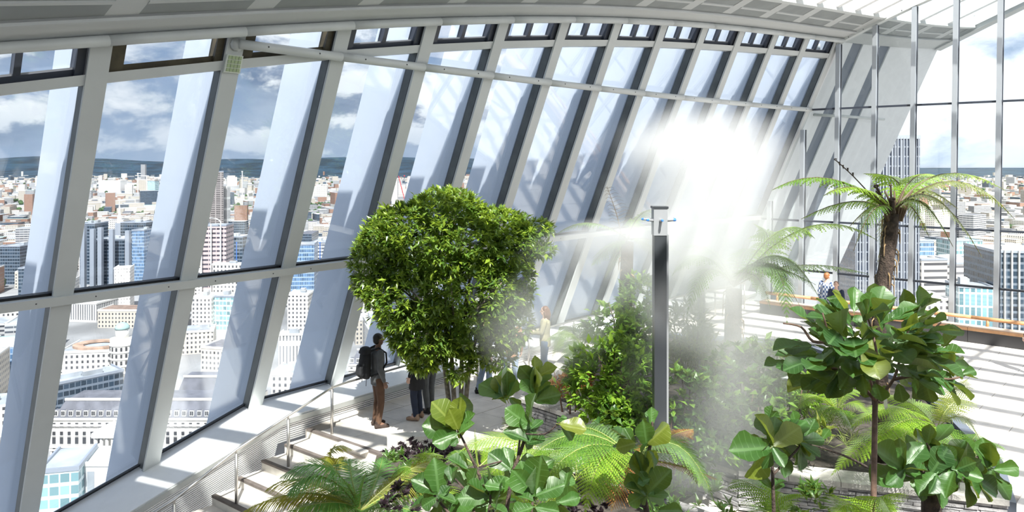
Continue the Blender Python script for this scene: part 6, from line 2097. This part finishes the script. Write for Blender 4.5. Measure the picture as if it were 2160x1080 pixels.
person('brown-haired man in dark suit, white shirt and red tie looking down', G(1764, 704), radians(150), 1.55, 'cloth_navy', 'cloth_navy', 'shoe_black', 'hair_brown', shirt='cloth_white', tie=True, arms='front', voxel=0.012, lean_f=0.05)
person('person in navy jacket and jeans cut off by the right edge of the frame', G(2184, 792), radians(100), 1.72, 'cloth_navy', 'cloth_jeans', 'shoe_black', 'hair_black')

# ================================================================== mist masts, cameras, fittings
def mast(label, px, pytop, D, w, d, zb):
    top_ = P(px, pytop, D)
    base = V(top_.x, top_.y, zb)
    t = thing('mist_mast', base, label, 'mast')
    m = MB(); m.box(V(0, 0, (top_.z - zb) / 2 - 0.18), (w * 0.72, d, top_.z - zb - 0.36)); m.v = [p + base for p in m.v]
    m.obj('post', 'pole_dark', t)
    m = MB(); m.box(V(w * 0.42, 0.01, (top_.z - zb) / 2 - 0.18), (w * 0.13, d * 0.9, top_.z - zb - 0.36)); m.v = [p + base for p in m.v]
    m.obj('light_strip', 'pole_light', t)
    m = MB(); m.box(top_ - V(0, 0, 0.19), (w * 0.8, d * 1.1, 0.36)); m.obj('head', 'pole_light', t)
    m = MB(); m.box(top_ + V(0, 0, 0.005), (w * 0.9, d * 1.2, 0.03)); m.obj('cap', 'pole_dark', t)
    m = MB(); m.box(base + V(0, 0, 0.01), (w * 1.3, d * 1.6, 0.03)); m.obj('base_plate', 'pole_dark', t)
    for k in range(5):
        a = -0.3 + k * (pi + 0.6) / 4
        p = top_ + V(cos(a) * w * 0.45, -sin(a) * d * 0.5, -0.17)
        e = p + V(cos(a) * 0.11, -sin(a) * 0.11, 0.01)
        n_ = MB().tube([p, e], [0.022, 0.016], 7).obj('nozzle', 'pole_light', t)
        MB().tube([e, e + V(cos(a) * 0.03, -sin(a) * 0.03, 0.0)], [0.02, 0.012], 7).obj('tip', 'nozzle_blue', n_)
    return t


mast('dark rectangular mist mast with pale side strip and nozzle head', 1391, 438, 10.0, 0.23, 0.16, 0.5)
mast('distant mist mast with spraying nozzles high behind the mist', 1478, 262, 15.4, 0.17, 0.14, 0.5)

for lab, px, py, D, sc_ in (('small white camera hanging under the rim, leftmost of the four', 1432, 68, 21.5, 0.8), ('white dome camera hanging under the rim near the vents', 1594, 84, 23.4, 1.4),
                            ('white camera under the rim by the corner', 1729, 100, 25.0, 1.1), ('white junction box under the rim at the roof corner', 1749, 84, 25.0, 1.0)):
    p = P(px, py, D)
    t = thing('ceiling_camera', p, lab, 'camera')
    MB().tube([p + V(0, 0, 0.34), p + V(0, 0, 0.10)], 0.03, 8).obj('drop_pipe', 'white_paint', t)
    MB().tube([p + V(0, 0, 0.12), p + V(0, 0, 0.10), p + V(0, 0, -0.08 * sc_)], [0.06 * sc_, 0.13 * sc_, 0.13 * sc_], 12).obj('housing', 'white_paint', t, smooth=True)
    MB().ball(p + V(0, 0, -0.08 * sc_), 0.10 * sc_, 12, 8).obj('dome', 'silver', t, smooth=True)
# green gridded signal light on the second mullion
t0 = 1.0
c = fac(t0, 1.48, 0.06)
lt = thing('grid_light', c, 'square greenish gridded light fixed on a mullion by the tube rail', 'lamp')
mat('grid_green', (0.34, 0.42, 0.24), 0.35)
mat('grid_frame', (0.62, 0.66, 0.60), 0.4)
u_, n_, l_ = dir_at(t0), nrm_at(t0), lean_dir(t0)
MB().beam(c - l_ * 0.14, c + l_ * 0.14, u_, n_, -0.13, 0.13, 0.0, 0.04).obj('housing', 'grid_frame', lt)
for i in range(4):
    for j in range(4):
        q = c + u_ * (-0.0825 + 0.055 * i) + l_ * (-0.0975 + 0.065 * j)
        MB().beam(q - l_ * 0.026, q + l_ * 0.026, u_, n_, -0.022, 0.022, 0.04, 0.052).obj('lens', 'grid_green', lt)
# garden spotlights
for lab, px, py, D in (('small black garden spotlight at the planter edge by the path', 1214, 778, 13.3), ('small chrome garden spotlight in the bushes behind the young fig', 1656, 800, 11.4)):
    p = P(px, py, D)
    t = thing('spotlight', p, lab, 'lamp')
    mm = 'pole_dark' if 'black' in lab else 'silver'
    MB().tube([V(p.x, p.y, 0.5), p], 0.012, 6).obj('stake', mm, t)
    MB().tube([p + V(-0.06, 0, 0.0), p + V(0.09, -0.03, 0.03)], [0.03, 0.045], 10).obj('lamp_head', mm, t)
    MB().tube([p + V(0.09, -0.03, 0.03), p + V(0.10, -0.032, 0.032)], [0.05, 0.05], 10).obj('rim', mm, t)


# ================================================================== the mist
def mist():
    m = bpy.data.materials.new('mist'); m.use_nodes = True
    T = NT(m.node_tree)
    geo = T.add('ShaderNodeNewGeometry').outputs['Position']
    total = None
    for (px, py, D, rx, ry, rz, k) in MIST:
        c = P(px, py, D)
        d = T.vmath('SUBTRACT', geo, tuple(c)).outputs[0]
        d = T.vmath('DIVIDE', d, (rx * 1.3, ry * 1.1, rz * 1.3))
        l = T.vmath('DOT_PRODUCT', d.outputs[0], d.outputs[0]).outputs['Value']
        g = T.math('MAXIMUM', T.math('SUBTRACT', 1.0, l), 0.0)
        g = T.math('MULTIPLY', T.math('MULTIPLY', g, g), k * 0.55)
        total = g if total is None else T.math('ADD', total, g)
    st = T.vmath('MULTIPLY', geo, (1.0, 0.8, 0.75)).outputs[0]
    nz = T.noise(st, 0.9, 4.0, 0.6, 0.5).outputs[0]
    nz = T.math('MULTIPLY_ADD', T.ramp(nz, 0.30, 0.72), 1.2, 0.32)
    dens = T.math('MULTIPLY', total, nz)
    v = T.add('ShaderNodeVolumeScatter', {'Color': (0.99, 0.99, 1.0, 1), 'Density': dens, 'Anisotropy': 0.15})
    o = T.add('ShaderNodeOutputMaterial', {'Volume': v.outputs[0]})
    MATS['mist'] = m


#        px    py    D     rx   ry   rz   density
MIST = [(1480, 325, 13.4, 1.35, 1.0, 0.95, 1.7), (1500, 430, 13.0, 1.7, 1.0, 1.3, 2.1), (1400, 300, 13.8, 1.0, 0.6, 0.55, 1.9), (1560, 300, 13.8, 1.0, 0.6, 0.55, 1.9),
        (1470, 490, 10.6, 0.9, 0.8, 0.65, 2.8), (1290, 500, 10.3, 0.8, 0.6, 0.24, 4.0), (1220, 540, 10.8, 0.8, 0.6, 0.4, 1.4), (1515, 590, 11.6, 1.25, 0.75, 1.35, 4.2), (1580, 760, 10.5, 0.8, 0.7, 1.0, 1.3),
        (1330, 580, 11.8, 1.2, 0.9, 0.7, 1.1), (1150, 690, 11.8, 1.0, 0.7, 0.8, 2.2), (1460, 970, 9.3, 0.8, 0.5, 0.6, 1.0), (1530, 900, 9.5, 0.7, 0.6, 0.9, 0.8), (1410, 650, 9.7, 0.4, 0.35, 0.5, 0.8), (1440, 760, 10.7, 0.9, 0.7, 1.0, 0.35)]
mist()
xs_ = []; lo_ = V(1e9, 1e9, 1e9); hi_ = V(-1e9, -1e9, -1e9)
for (px, py, D, rx, ry, rz, k) in MIST:
    c = P(px, py, D)
    for q in range(3):
        r = (rx * 1.3, ry * 1.1, rz * 1.3)[q]
        lo_[q] = min(lo_[q], c[q] - r); hi_[q] = max(hi_[q], c[q] + r)
lo_.z = max(lo_.z, 0.03)
m = MB(); m.box((lo_ + hi_) / 2, hi_ - lo_)
tag(m.obj('mist', 'mist'), 'white water mist drifting from the nozzle masts over the planter', 'mist', kind='stuff')
